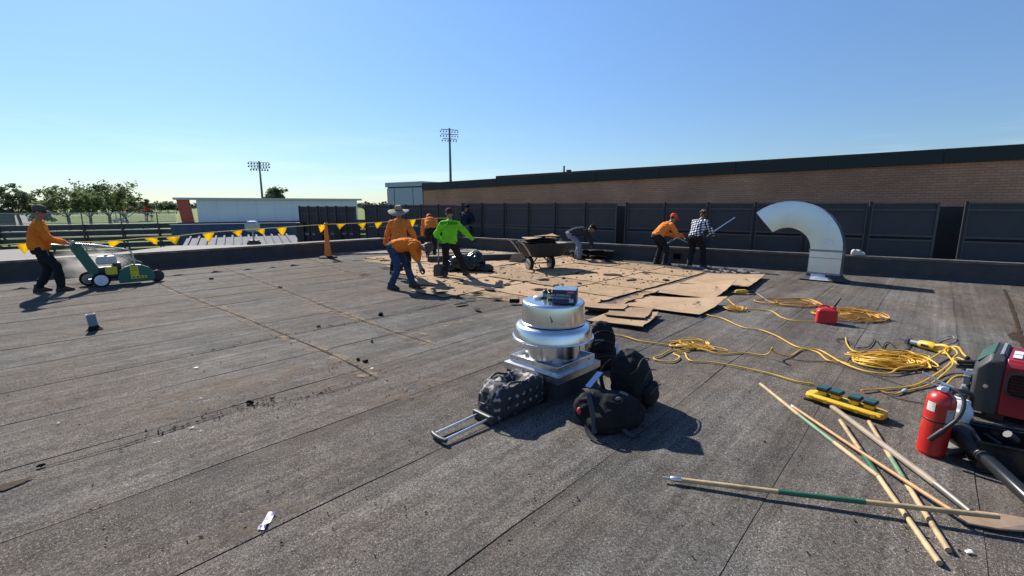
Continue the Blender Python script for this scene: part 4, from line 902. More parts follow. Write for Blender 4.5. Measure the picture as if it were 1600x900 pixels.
for v in me.vertices:      # sagging open top
    if v.co.z > .20: 
        k = max(0, 1 - abs(v.co.x - dl * .55) / (dl * .42)); v.co.z -= .10 * k * max(0, 1 - abs(v.co.y - .06) / .12)
me.materials.append(dot_mat()); link('bag_body', me, duf)
MB().tube(spline([(.12, -.05, .27), (.20, -.03, .30), (dl * .6, -.06, .285), (dl * .9, -.02, .29), (dl + .0, .06, .25)], .03), .010, 6).build('zip_edge', M_STRAP, duf)
MB().tube(spline([(.10, .17, .27), (.25, .20, .31), (dl * .6, .18, .285), (dl * .9, .12, .29)], .03), .010, 6).build('zip_edge', M_STRAP, duf)
MB().tube(spline([(.0, .0, .22), (-.03, .03, .17), (-.03, .10, .17), (.0, .13, .22)], .02), .008, 6).build('grab_handle', M_STRAP, duf)
MB().box((.0, .06, .045), (.08, .24, .07)).build('base_rail', mat('dark_plastic', (.03, .032, .036), .5), duf, 0, .015)
for y in (-.025, .145): MB().lathe([(.01, -.02), (.035, -.02), (.038, 0), (.035, .02), (.01, .02)], 14, (dl + .04, y, .036), Matrix.Rotation(math.pi / 2, 3, 'X')).build('wheel', M_TYRE, duf)
h0, h1 = G(688, 690), G(742, 664); hv = v2(h0) - v2(DG0); inv = Matrix.Rotation(-math.atan2(dv.y, dv.x), 3, 'Z'); hv = inv @ hv; hlen = abs(hv.x)
for y in (-.005, .125): MB().tube([(.02, y, .05), (-hlen, y, .035)], .0105, 10).build('trolley_tube', M_ALU2, duf)
MB().tube(spline([(-hlen, -.025, .035), (-hlen - .012, .02, .036), (-hlen - .012, .10, .036), (-hlen, .145, .035)], .02), .018, 10).build('trolley_grip', mat('dark_plastic', (.03, .032, .036), .5), duf)

def backpack(name, loc, rz, label, w, d, h, m, seed, lean=0.0, pockets=True):
    r = thing(name, label, 'backpack', loc, rz); r.rotation_euler = (lean, 0, rz); mb = MB(); rg = []
    for k in range(9):
        z = h * k / 8; f = (.86, .98, 1, 1, .99, .96, .90, .76, .45)[k]; g_ = (.9, 1, 1, .97, .92, .86, .78, .64, .42)[k]
        rg.append([Vector((w / 2 * f * math.copysign(abs(math.cos(a)) ** .55, math.cos(a)), d / 2 * g_ * math.copysign(abs(math.sin(a)) ** .55, math.sin(a)) + .05 * (1 - g_), z)) for a in [2 * math.pi * j / 24 for j in range(24)]])
    mb.loft(rg); me = remesh(mb, .010, 2); crumple(me, .016, 8, seed, .010, 15); me.materials.append(m); link('pack_body', me, r)
    if pockets:
        mb = MB(); mb.loft([[Vector((w * .38 * f * math.copysign(abs(math.cos(a)) ** .5, math.cos(a)), -d / 2 - .0 + .06 * math.sin(a) * f, z)) for a in [2 * math.pi * j / 16 for j in range(16)]] for f, z in ((.8, .04), (1, .08), (1, h * .36), (.8, h * .42))]); me = remesh(mb, .010, 2); crumple(me, .01, 10, seed + 3); me.materials.append(m); link('front_pocket', me, r)
        MB().tube(spline([(-w * .34, -d / 2 - .055, h * .34), (0, -d / 2 - .062, h * .37), (w * .34, -d / 2 - .055, h * .34)], .03), .005, 6).build('zip', M_STRAP, r)
        MB().tube(spline([(-w * .44, -d * .2, h * .70), (-w * .36, -d * .38, h * .80), (0, -d * .36, h * .88), (w * .36, -d * .38, h * .80), (w * .44, -d * .2, h * .70)], .03), .006, 6).build('zip', M_STRAP, r)
        MB().tube(spline([(-w * .36, -d / 2 - .02, h * .60), (0, -d / 2 - .02, h * .68), (w * .36, -d / 2 - .02, h * .60)], .03), .006, 6).build('zip', M_STRAP, r)
    for s in (-1, 1):
        pts = spline([(s * w * .25, d / 2 - .01, h * .90), (s * w * .30, d / 2 + .07, h * .70), (s * w * .33, d / 2 + .06, h * .35), (s * w * .38, d / 2 - .02, h * .10)], .03)
        MB().loft([[p + Vector((-.028, 0, 0)), p + Vector((.028, 0, 0)), p + Vector((.028, .012, 0)), p + Vector((-.028, .012, 0))] for p in pts]).build('shoulder_strap', M_STRAP, r, 30)
    MB().tube(spline([(-.05, d * .25, h * .93), (-.03, d * .27, h * 1.0), (.03, d * .27, h * 1.0), (.05, d * .25, h * .93)], .02), .010, 6).build('top_loop', M_STRAP, r)
    return r
bp1 = backpack('black_backpack', G(938, 574), math.radians(8), 'black backpack standing upright behind the fan', .30, .20, .50, M_NYL, 3)
text('print', 'OUTMASK', .022, mat('print_grey', (.4, .4, .42), .7), bp1, frame((-.06, -.118, .345), (1, 0, 0), (0, .12, 1)))
me = MB().slab([(0, 0, 0), (.05, .01, 0), (.06, .03, .17), (.02, .0, .19)], (0, 1, 0), .004).build('blue_sheet', mat('pale_blue_paper', (.38, .52, .75), .6)); me.location = G(959, 560); tag(me, 'pale blue folded sheet sticking up beside the upright backpack', 'paper')
bp2 = backpack('black_backpack', G(990, 632), math.radians(55), 'tall black backpack leaning at the right of the bag pile', .42, .30, .48, M_NYL, 6, -.12)
# slumped duffel in front
dfp = G(958, 668); df = thing('slumped_duffel', 'slumped charcoal duffel bag lying nearest the camera in the bag pile', 'bag', dfp, math.radians(20))
mb = MB().ball((0, .02, .13), (.23, .17, .15)).ball((-.12, .10, .15), (.15, .15, .15)).ball((.12, .02, .11), (.16, .15, .12)).ball((-.10, -.02, .10), (.16, .14, .11)); me = remesh(mb, .010, 4); crumple(me, .022, 6, 5, .012, 13)
for v in me.vertices: v.co.z = max(.006, v.co.z)
me.materials.append(M_NYL2); link('bag_body', me, df)
me = remesh(MB().ball((.0, -.02, .255), (.10, .05, .03)).ball((.06, -.0, .26), (.06, .05, .03)), .008, 2); crumple(me, .01, 14, 3); me.materials.append(cloth('grey_glove_cloth', (.16, .16, .165))); link('grey_flap', me, df)
for k, pts in enumerate(([(-.22, .02, .10), (-.27, -.06, .05), (-.25, -.16, .012), (-.20, -.22, .010)], [(-.18, .16, .29), (-.22, .04, .32), (-.23, -.06, .2), (-.24, -.12, .05)], [(.2, .1, .1), (.28, .05, .03), (.33, .08, .010), (.36, .2, .010)], [(.0, -.14, .05), (.05, -.2, .010), (.12, -.2, .010)])):
    p = spline(pts, .03); MB().loft([[q + Vector((-.02, 0, -.003)), q + Vector((.02, 0, -.003)), q + Vector((.02, 0, .004)), q + Vector((-.02, 0, .004))] for q in p]).build('strap', M_STRAP, df, 30)
MB().ball((-.27, .07, .155), (.02, .02, .03)).build('red_buckle', mat('red_tag', (.5, .04, .06), .5), df)
mb = MB(); o = None
pts = [[Vector((x * .045 - .06, y * .035 - .05, .02 * noise.noise(Vector((x, y, 1))) + .03 * x)) for x in range(4)] for y in range(4)]
mb = MB(); mb.add([p for r_ in pts for p in r_] + [p - Vector((0, 0, .004)) for r_ in pts for p in r_], [(j * 4 + i, j * 4 + i + 1, j * 4 + i + 5, j * 4 + i + 4) for j in range(3) for i in range(3)] + [(16 + j * 4 + i, 16 + j * 4 + i + 4, 16 + j * 4 + i + 5, 16 + j * 4 + i + 1) for j in range(3) for i in range(3)])
o = mb.build('blue_sheet', MATS['pale_blue_paper'], None, 60); o.location = dfp + Vector((-.13, .16, .295)); o.rotation_euler = (-.25, -.15, .3); tag(o, 'crumpled pale blue sheet on top of the slumped duffel', 'paper')
# foil wrapper
wr = thing('foil_wrapper', 'crumpled silver and purple wrapper lying alone on the roof at lower left', 'wrapper', G(417, 817), math.atan2((G(428, 803) - G(409, 831)).y, (G(428, 803) - G(409, 831)).x))
pts = [[Vector((x * .028 - .07, y * .02 - .02, .012 + .012 * noise.noise(Vector((x * 1.3, y * 1.1, 4))) + .006 * math.sin(x * 1.7))) for x in range(6)] for y in range(3)]
mb = MB(); mb.add([p for r_ in pts for p in r_], [(j * 6 + i, j * 6 + i + 1, j * 6 + i + 7, j * 6 + i + 6) for j in range(2) for i in range(5)]); mb.m = [1 if i in (0, 4) else 0 for j in range(2) for i in range(5)]
o = mb.build('foil', [mat('silver_foil', (.42, .42, .41), .4, .3, .1, 30), mat('purple_print', (.16, .12, .32), .4)], wr, 0); sd_ = o.modifiers.new('t', 'SOLIDIFY'); sd_.thickness = .0012
for i, (p, s_) in enumerate((((302, 577), .022), ((1510, 868), .016), ((578, 578), .016), ((88, 664), .012), ((1092, 497), .018))):
    o = MB().slab([(0, 0, .012), (s_ * 2, 0, .014), (s_ * 2.2, s_, .02), (s_ * .4, s_ * 1.2, .013)], (0, 0, 1), .003).build('paper_scrap', mat('white_scrap', (.7, .69, .66), .7), None, 0); o.location = G(*p); tag(o, ['white scrap on the left middle of the roof', 'white chip near the tips of the wooden poles', 'white chip beside the black lumps at the saw cut', 'tiny white scrap near the left edge', 'white chip below the nearest tan sheet'][i], 'scrap')

# ------------------------------------------------------------------ cones and pennant line
M_ORANGE = mat('cone_orange', (.85, .20, .015), .55, 0, .12, 5)
def cone(P, label, h=1.16):
    r = thing('traffic_cone', label, 'traffic cone', P, .3, 'cones carrying the pennant line')
    MB().loft([[(x * w, y * w, z) for x, y in ((-1, -.5), (-.5, -1), (.5, -1), (1, -.5), (1, .5), (.5, 1), (-.5, 1), (-1, .5))] for w, z in ((.27, .0), (.27, .04), (.24, .055), (.12, .07))]).build('rubber_base', M_TYRE, r, 20)
    MB().lathe([(.112, .055), (.108, .10), (.046, h - .10), (.040, h - .09), (.040, h - .05), (.062, h - .045), (.062, h - .02), (.04, h), (.001, h)], 24, cap=False).build('cone_body', M_ORANGE, r); return r
CB = G(513, 403); cone(CB, 'tall orange looper cone with black base holding the yellow pennant line')
CR = G(704, 389.5); cone(CR, 'orange cone hidden behind the man in the green shirt')
ropepx = [(-60, 388), (0, 383), (70, 379), (155, 377.5), (235, 371.5), (270, 369.5), (320, 364), (400, 358), (460, 354), (510, 350.5)]
pa = v2(ab(L0.dot(A) - 2.2, tL - .55)); pc = v2(CB)
rp = []
for px, py in ropepx:
    Q_ = on_line(px, pc, (pa - pc).normalized(), py); rp.append(Q_ + Vector((0, 0, z_at(px, py, Q_))))
rp2 = [rp[-1]]
for px, py in ((560, 348.8), (600, 347), (640, 343.5), (668, 341.5), (704, 340.5)):
    Q_ = on_line(px, pc, (v2(CR) - pc).normalized(), py); rp2.append(Q_ + Vector((0, 0, z_at(px, py, Q_))))
M_PENN = mat('yellow_pennant_plastic', (.95, .70, .02), .45, 0, .08, 4, transl=.6)
line = thing('pennant_line', 'yellow pennant warning line strung between the orange cones', 'pennant line', v2(CB))
full = spline(rp, .1) + spline(rp2, .1)[1:]
MB().tube([p - v2(CB) for p in full], .011, 6).build('rope', mat('yellow_rope', (.62, .46, .10), .7), line)
random.seed(3)
def rope_at(px):
    best = min(full, key=lambda p: abs(800 + FPX * p.x / (p.y * math.cos(PITCH) + (CAM_H - p.z) * math.sin(PITCH)) - px)); i = full.index(best); return best, (full[min(i + 1, len(full) - 1)] - full[max(i - 1, 0)]).normalized()
for px in (41, 184, 234, 270, 326, 369, 407, 439, 502, 531, 563, 590, 645, 669):
    p, d = rope_at(px); p = p - v2(CB); w = rnd(.13, .17); h = rnd(.18, .28); sw = rnd(-.12, .12); tw = rnd(-.14, .14); nrm = Vector((-d.y, d.x, 0)); n = 5; vs = []
    for k in range(n + 1):
        v = k / n; cc_ = p + Vector((0, 0, -h * v)) + nrm * (tw * v * v) + d * (sw * v)
        ww = w * (1 - v) + .004; b_ = nrm * (.03 * math.sin(v * 3 + px))
        vs += [cc_ - d * ww + b_, cc_ + b_ * .2, cc_ + d * ww - b_]
    fs = [(3 * k + j, 3 * k + j + 1, 3 * k + j + 4, 3 * k + j + 3) for k in range(n) for j in range(2)]
    mb = MB(); mb.add(vs, fs); o = mb.build('pennant', M_PENN, line, 60); sd_ = o.modifiers.new('t', 'SOLIDIFY'); sd_.thickness = .002
# ------------------------------------------------------------------ extension cords
M_CORD = mat('yellow_cord', (.62, .36, .035), .45, 0, .15, 6)
M_CORDO = mat('ochre_cord', (.50, .25, .03), .5, 0, .2, 6)
M_BLKC = mat('black_cord', (.02, .02, .02), .5)
def ZA(x, y): return (980 + x / 4.706, 440 + y / 4.706)
def ZB(x, y): return (1230 + x / 4.324, 450 + y / 4.324)
def cord(pts, label, m=M_CORD, r=.0085, plug=None, cat='cord', lift=None):
    w = []
    for i, p in enumerate(pts): w.append(G(p[0], p[1], p[2] if len(p) > 2 else .012 + r) )
    o_ = v2(w[0]); sp = spline([p - o_ for p in w], .025)
    root = thing('extension_cord', label, cat, o_, 0, 'extension cords on the roof')
    MB().tube(sp, r, 8).build('cable', m, root)
    d = (sp[-1] - sp[-3]).normalized()
    if plug: MB().tube([sp[-1] - d * .01, sp[-1] + d * .02, sp[-1] + d * .06, sp[-1] + d * .065], [r * 1.2, r * 2, r * 2.1, r * 1.4], 10).build('plug', plug, root)
    return root
def tangle(c, rx, ry, n, seed, label, m, r=.0075, along=None, h=.06, tail=None):
    random.seed(seed); C_ = G(*c); ax = along or 0; pts = []
    loops = max(3, n // 4); q = .8; ox = oy = 0; ph = rnd(0, 6); sg_ = 1
    for k in range(loops):
        q2 = rnd(.28, .95); ox2, oy2 = rnd(-1, 1) * (1 - q2) * rx, rnd(-1, 1) * (1 - q2) * ry; e2 = rnd(.45, 1.0); z2 = rnd(0, 1); tl = rnd(-.5, .5)
        if rnd(0, 1) < .2: sg_ = -sg_
        for j in range(7):
            f = j / 7; qq, cx_, cy_ = q + (q2 - q) * f, ox + (ox2 - ox) * f, oy + (oy2 - oy) * f; a = ph + sg_ * 2 * math.pi * f
            u, w = math.cos(a) * rx * qq, math.sin(a) * ry * qq * e2; x, y = cx_ + u * math.cos(tl) - w * math.sin(tl), cy_ + u * math.sin(tl) + w * math.cos(tl)
            pts.append(Vector((x * math.cos(ax) - y * math.sin(ax), x * math.sin(ax) + y * math.cos(ax), .022 + h * z2 * (1 - qq * .5) * (.6 + .4 * math.sin(a * 2)))))
        q, ox, oy = q2, ox2, oy2; ph += rnd(-.6, .6)
    root = thing('coiled_cord', label, 'cord', C_, 0, 'extension cords on the roof'); sp = spline(pts, .03)
    for p in sp: p.z = max(p.z, .02)
    if tail: sp += spline([sp[-1]] + [G(*t) - C_ + Vector((0, 0, .022)) for t in tail], .03)[1:]
    MB().tube(sp, r, 7).build('cable', m, root); return root
cord([ZA(*p) for p in ((560, 235), (620, 252), (700, 270), (850, 335), (980, 355), (1100, 400), (1250, 480), (1400, 500), (1500, 550), (1560, 585), (1640, 610))], 'yellow cord running from under the nearest tan sheet to the big pile')
cord([ZA(*p) for p in ((740, 130), (800, 180), (880, 200), (1050, 215), (1140, 265), (1250, 290), (1390, 293))], 'yellow cord running from the boards to the red fuel can')
cord([ZA(*p) for p in ((-110, 390), (-20, 402), (100, 437), (250, 458), (380, 470), (470, 440), (490, 480), (420, 510), (330, 500), (250, 540), (195, 560), (230, 580), (330, 588), (385, 555), (340, 528), (420, 525), (440, 560), (480, 585), (600, 592), (800, 622), (1050, 677), (1250, 735), (1370, 752))], 'long yellow cord from behind the backpack past a loop to the yellow charger')
cord([ZA(*p) + (z,) for *p, z in ((430, 480, .02), (560, 500, .03), (690, 532, .02), (850, 522, .02), (1000, 540, .03), (1050, 520, .08), (1068, 485, .16), (1085, 520, .08), (1200, 545, .02), (1290, 497, .02), (1400, 520, .02), (1480, 580, .02), (1600, 592, .02))], 'yellow cord with a small upright kink between tangle and big pile')
tangle(ZA(440, 470), .36, .30, 20, 4, 'small loose yellow cord tangle behind the bags', M_CORD, along=-.1)
tangle(ZA(545, 500), .42, .16, 9, 41, 'flat ochre loops lying over the loose tangle behind the bags', M_CORDO, along=-.25, h=.03)
tangle(ZA(790, 212), .20, .20, 34, 8, 'tight oval coil of ochre cord beside the curled boards', M_CORDO, .008, h=.07)
tangle(ZA(1170, 160), .60, .42, 26, 15, 'flat ochre cord coil left of the red fuel can', M_CORDO, along=.1, h=.05)
tangle(ZB(400, 190), .60, .62, 58, 18, 'messy ochre cord heap right of the red fuel can', M_CORDO, along=-.2, h=.10)
tangle(ZB(690, 510), .46, .36, 74, 23, 'big messy pile of bright yellow cord left of the generator', M_CORD, along=-.05, h=.12)
tangle(ZB(620, 470), .58, .34, 12, 27, 'wide outer loops around the big yellow cord pile', M_CORD, along=-.12, h=.03)
cord([ZB(*p) + (z,) for *p, z in ((360, 500, .02), (520, 560, .02), (680, 578, .03), (760, 540, .06), (900, 515, .06), (1000, 460, .06), (1060, 420, .07), (1100, 398, .10), (1155, 400, .14), (1185, 440, .22), (1215, 470, .28))], 'thick yellow cord arching from the big pile to the generator', plug=M_BLKC, r=.0095)
cord([ZB(*p) + (z,) for *p, z in ((500, 690, .03), (650, 682, .02), (850, 660, .02), (960, 610, .03), (1060, 545, .05), (1110, 500, .10), (1150, 470, .16), (1215, 500, .24))], 'yellow cord from the charger rising to the generator sockets', plug=M_BLKC)
cord([ZB(*p) + (z,) for *p, z in ((780, 700, .02), (900, 672, .02), (980, 640, .03), (1070, 570, .05), (1120, 510, .10), (1085, 450, .10), (1065, 420, .11), (1110, 400, .12), (1150, 440, .12), (1120, 480, .12), (1160, 520, .10), (1180, 545, .06))], 'knotted yellow cord looping before the generator end')
cord([ZB(*p) + (z,) for *p, z in ((1080, 650, .08), (1110, 615, .10), (1150, 595, .12), (1225, 590, .14))], 'short yellow cord plugged low into the generator', plug=M_BLKC)
cord([ZB(*p) for p in ((640, 700), (690, 712), (740, 715), (780, 700))], 'short orange cord end with clear plug below the big pile', M_CORDO, plug=mat('clear_plug', (.30, .42, .42), .2))
cord([ZB(*p) for p in ((350, 365), (330, 348), (390, 345), (440, 375), (480, 402), (540, 400), (575, 372), (590, 345), (620, 380), (645, 402), (660, 375), (690, 366), (720, 395), (755, 430), (790, 425), (825, 395), (830, 380))], 'thin wavy black tool cord above the big yellow pile', M_BLKC, .006)
cord([ZB(*p) + (.03,) for p in ((1000, 360), (1040, 340), (1100, 325), (1130, 335), (1110, 355), (1060, 365))], 'thin grey cord looped over the handle of the saw', mat('grey_cord', (.25, .25, .24), .5), .006)
cord([ZB(*p) for p in ((0, 470), (100, 492), (280, 500), (480, 560), (700, 630), (820, 670), (930, 700))], 'thin dark lead trailing under the big pile towards the extinguisher', M_BLKC, .004)
cord([ZB(*p) for p in ((560, 665), (640, 700), (760, 750), (920, 780))], 'thin dark lead from the charger towards the extinguisher', M_BLKC, .004)
cord([ZB(*p) for p in ((395, 335), (405, 380), (440, 420), (500, 440), (560, 470))], 'yellow cord end dropping from the black reel into the pile')
# yellow tool under the curled board
g = G(1160, 460); r = thing('yellow_grinder', 'small yellow power tool with cord under the curled middle sheet', 'power tool', g, .1)
MB().tube([(-.16, 0, .05), (-.12, 0, .055), (.05, 0, .055), (.10, 0, .05)], [.03, .045, .045, .03], 12).build('body', mat('tool_yellow', (.70, .42, .02), .45), r); MB().tube([(.10, 0, .05), (.24, 0, .045)], .028, 10).build('grip', M_BLKC, r); MB().lathe([(.05, -.005), (.06, -.005), (.06, .005), (.05, .005)], 16, (-.16, 0, .04)).build('disc', M_STEELD, r)
cord([(1168, 460), (1182, 459), (1192, 465), (1200, 470), (1212, 473)], 'grey cord of the small yellow tool under the curled sheet', mat('grey_cord', (.25, .25, .24), .5), .008)
MY = MATS['tool_yellow']
# ------------------------------------------------------------------ red fuel can
g = G(1290, 504.5); can = thing('fuel_can', 'red plastic fuel can with black spout standing on the roof', 'fuel can', g, math.radians(-28))
M_RED = mat('red_plastic', (.55, .022, .025), .42, 0, .1, 6); M_BLK = mat('black_plastic', (.018, .018, .019), .45)
MB().loft([[(x * w, y * d, z) for x, y in ((-1, -.8), (-.85, -1), (.85, -1), (1, -.8), (1, .8), (.85, 1), (-.85, 1), (-1, .8))] for w, d, z in ((.12, .085, .0), (.13, .095, .012), (.13, .095, .185), (.118, .085, .205), (.085, .06, .225), (.08, .055, .23))]).build('tank', M_RED, can, 25, .006)
MB().lathe([(.04, .22), (.045, .225), (.045, .25), (.03, .255), (.001, .255)], 18, (.07, 0, 0)).build('collar', M_RED, can)
MB().tube([(.075, 0, .245), (.10, .0, .30), (.15, .0, .40)], [.02, .017, .010], 12).build('spout', M_BLK, can)
MB().tube(spline([(-.09, 0, .215), (-.08, 0, .26), (-.02, 0, .265), (.03, 0, .24)], .02), .013, 8).build('handle', M_RED, can)
# ------------------------------------------------------------------ reciprocating saw
a, b = G(1402, 535), G(1482, 557); d = v2(b - a); rs = thing('reciprocating_saw', 'yellow and grey reciprocating saw lying above the cord pile', 'power saw', v2(a), math.atan2(d.y, d.x)); L = d.length; k = L / .62
MB().slab([(0, 0, .05), (.14, -.01, .045), (.14, -.01, .065), (.01, 0, .06)], (0, 1, 0), .003).build('blade', M_STEELD, rs)
MB().box((.13, 0, .055), (.05, .08, .07)).build('shoe', M_STEELD, rs, 0, .008)
MB().tube([(.13, 0, .055), (.19, 0, .055), (.30 * k, 0, .06)], [.03, .036, .042], 14).build('gear_housing', mat('tool_grey', (.10, .105, .11), .5), rs)
MB().tube([(.28 * k, 0, .06), (.33 * k, 0, .065), (.42 * k, 0, .07), (.46 * k, 0, .06)], [.043, .05, .05, .042], 14).build('motor_housing', MY, rs)
MB().tube(spline([(.44 * k, 0, .075), (.50 * k, 0, .10), (.56 * k, 0, .11), (.615 * k, 0, .095), (.61 * k, 0, .045), (.57 * k, 0, .022), (.50 * k, 0, .03), (.44 * k, 0, .045)], .02), .021, 10).build('d_handle', MY, rs)
MB().box((.37 * k, -.05, .065), (.08, .01, .03)).build('name_plate', M_BLK, rs)
# ------------------------------------------------------------------ multi-port charger
a, b = G(1262, 622), G(1383, 660); d = v2(b - a); L = d.length; ch = thing('battery_charger', 'long yellow multi battery charger with four dark green batteries', 'charger', v2(a), math.atan2(d.y, d.x))
MB().loft([[(x, y * w, z) for y, z in ((-1, .03), (-1, .055), (-.8, .075), (.8, .075), (1, .055), (1, .03))] for x, w in ((0, .05), (.02, .068), (.05, .075), (L - .05, .075), (L - .02, .068), (L, .05))]).build('case_top', MY, ch, 25, .004)
MB().box((L / 2, 0, .018), (L - .03, .13, .034)).build('case_base', M_BLK, ch, 0, .006)
for s in (-1, 1): MB().tube(spline([(.03, s * .078, .055), (.06, s * .086, .062), (L - .06, s * .086, .062), (L - .03, s * .078, .055)], .05), .011, 8).build('bumper_rail', MY, ch)
for i in range(5): MB().box((.06 + i * (L - .12) / 4, -.089, .055), (.03, .016, .035)).build('bumper_lug', MY, ch, 0, .003)
for x in (.02, L - .02): MB().box((x, 0, .012), (.05, .15, .024)).build('foot', M_BLK, ch, 0, .004)
MB().box((L / 2, 0, .0765), (L - .12, .09, .003)).build('label_strip', mat('olive_label', (.12, .16, .03), .6), ch, 0)
M_BATT = mat('dark_green_battery_lid', (.018, .085, .085), .4, 0, .15, 12)
for i, x in enumerate((.12, .225, .37, .48)):
    x *= L / .60
    bt = thing('tool_battery', ['dark green battery at the far left end of the charger', 'dark green battery second from the left on the charger', 'dark green battery third from the left on the charger', 'dark green battery at the right end of the charger'][i], 'battery', v2(a) + Matrix.Rotation(math.atan2(d.y, d.x), 3, 'Z') @ Vector((x, .01, .076)), math.atan2(d.y, d.x) + rnd(-.03, .03), 'batteries on the charger')
    MB().box((0, 0, .02), (.07, .075, .036)).build('battery_foot', MY, bt, 0, .004); MB().box((0, .0, .052), (.088, .105, .026)).build('battery_case', M_BLK, bt, 0, .006); MB().box((0, 0, .068), (.078, .095, .010)).build('battery_lid', M_BATT, bt, 0, .004)
# ------------------------------------------------------------------ fire extinguisher
P = G(1453, 709); fe = thing('fire_extinguisher', 'red fire extinguisher with black hose standing before the generator', 'fire extinguisher', P, math.atan2(P.y, P.x) - math.pi / 2); fe.rotation_euler = (-.02, .03, math.atan2(P.y, P.x) - math.pi / 2)
M_FRED = mat('extinguisher_red', (.44, .016, .013), .34, 0, .12, 7, coat=.3)
R_ = .081
MB().lathe([(.001, .004), (R_ * .86, .0), (R_ * .9, .02), (R_, .025), (R_, .385), (R_ * .96, .42), (R_ * .82, .447), (R_ * .6, .463), (.034, .472), (.03, .485)], 40).build('cylinder', M_FRED, fe)
MB().lathe([(.03, .478), (.04, .480), (.042, .49), (.035, .497), (.032, .515), (.02, .52), (.001, .52)], 20).build('valve', M_ALU2, fe)
MB().lathe([(R_ + .0008, .262), (R_ + .003, .264), (R_ + .003, .272), (R_ + .0008, .274)], 40, cap=False).build('hose_band', M_BLK, fe)
MB().slab([(-.13, -.01, .575), (-.02, -.015, .525), (.05, -.015, .512), (.05, -.015, .520), (-.02, -.015, .537), (-.13, -.01, .583)], (0, 1, 0), .026).build('squeeze_lever', mat('lever_pale', (.62, .66, .72), .35, .7), fe, 0, .003)
MB().slab([(-.10, -.012, .505), (.03, -.012, .503), (.03, -.012, .511), (-.10, -.012, .512)], (0, 1, 0), .024).build('carry_handle', M_ALU2, fe, 0, .003)
MB().lathe([(.001, 0), (.018, 0), (.018, .01), (.001, .012)], 14, (.0, -.034, .50), Matrix.Rotation(math.pi / 2, 3, 'X')).build('pressure_gauge', M_CWHITE, fe)
MB().tube(spline([(.03, -.01, .505), (.075, -.03, .50), (.105, -.06, .46), (.108, -.085, .40), (.09, -.105, .33), (.055, -.118, .27), (.035, -.12, .235)], .015), .012, 10).build('hose', M_BLK, fe)
MB().tube([(.04, -.12, .245), (.03, -.12, .225), (-.02, -.12, .145)], [.014, .018, .016], 12).build('nozzle', M_BLK, fe)
def wrap_label(parent, a0, a1, z0, z1, m, nm='label'):
    n = 8; vs = []
    for k in range(n + 1):
        a_ = a0 + (a1 - a0) * k / n; vs += [((R_ + .0012) * math.sin(a_), -(R_ + .0012) * math.cos(a_), z) for z in (z0, z1)]
    return MB().add(vs, [(2 * k, 2 * k + 2, 2 * k + 3, 2 * k + 1) for k in range(n)]).build(nm, m, parent)
M_LAB = mat('label_paper', (.55, .54, .50), .6, 0, .25, 60)
wrap_label(fe, -.95, -.30, .335, .40, M_LAB); wrap_label(fe, .48, 1.15, .25, .37, mat('label_grey', (.36, .37, .37), .6, 0, .2, 50))
# ------------------------------------------------------------------ generator
a, b = G(1512, 650), G(1600, 659); d = Vector((math.cos(math.radians(-50)), math.sin(math.radians(-50)), 0)); ge = thing('generator', 'red and black portable generator at the right edge', 'generator', v2(a), math.atan2(d.y, d.x))
M_GRED = mat('generator_red', (.26, .010, .018), .35, 0, .06, 4, coat=.3); M_GBLK = mat('generator_black', (.030, .032, .036), .55, 0, .1, 5, .2, 120); M_GTOP = mat('generator_sunlit_black', (.045, .105, .085), .35, 0, .1, 6)
GL, GD, GH = 1.05, .54, .56
MB().loft([[(.15, y, z) for y, z in pr] for pr in [[(0, .07), (.0, GH - .06), (.04, GH - .01), (GD - .04, GH - .01), (GD, GH - .06), (GD, .07)]]] + [[(GL - .2, y, z) for y, z in [(0, .07), (.0, GH - .06), (.04, GH - .01), (GD - .04, GH - .01), (GD, GH - .06), (GD, .07)]]]).build('red_shell', M_GRED, ge, 25, .02)
MB().loft([[(x, y, z) for y, z in [(-.006 + i_, .06), (-.006 + i_, GH - .05 - dz), (.05 + i_, GH + .005 - dz), (GD - .05 - i_, GH + .005 - dz), (GD + .006 - i_, GH - .05 - dz), (GD + .006 - i_, .06)]] for x, i_, dz in ((-.02, .04, .12), (0, .012, .09), (.07, .0, .0), (.155, .0, .0))]).build('end_shell', M_GBLK, ge, 25, .012)
MB().loft([[(GL - .2 + x, y, z) for y, z in [(-.006 + i_, .06), (-.006 + i_, GH - .05 - dz), (.05 + i_, GH + .005 - dz), (GD - .05 - i_, GH + .005 - dz), (GD + .006 - i_, GH - .05 - dz), (GD + .006 - i_, .06)]] for x, i_, dz in ((0, 0, 0), (.15, 0, 0), (.2, .03, .08))]).build('end_shell', M_GBLK, ge, 25, .012)
MB().slab([(-.004, .05, GH - .09), (-.004, GD - .04, GH - .09), (.085, GD - .06, GH + .006), (.085, .05, GH + .006)], (-1, 0, 1), .012).build('sloped_lid', M_GTOP, ge, 0, .006)  # greenish lighter colour paints sunlight onto the sloped top of the black end
MB().box((.125, GD / 2, GH + .004), (.02, GD - .08, .014)).build('lid_seam', mat('seam_grey', (.25, .26, .27), .4), ge, 0, .003)
for i, (x, y) in enumerate(((.21, .10), (.21, .24), (.27, .24))): MB().box((x, y, GH - .006), (.05, .12, .004)).build('warning_label', M_CWHITE, ge, 0)
MB().box((.50, .10, GH + .012), (.30, .12, .03)).build('handle_recess', M_BLK, ge, 0, .01); MB().tube(spline([(.40, .10, GH + .035), (.46, .10, GH + .055), (.56, .10, GH + .055), (.62, .10, GH + .035)], .03), .018, 10).build('carry_handle', mat('handle_blue_grey', (.32, .38, .5), .3), ge)
cxv, czv = .275, .345
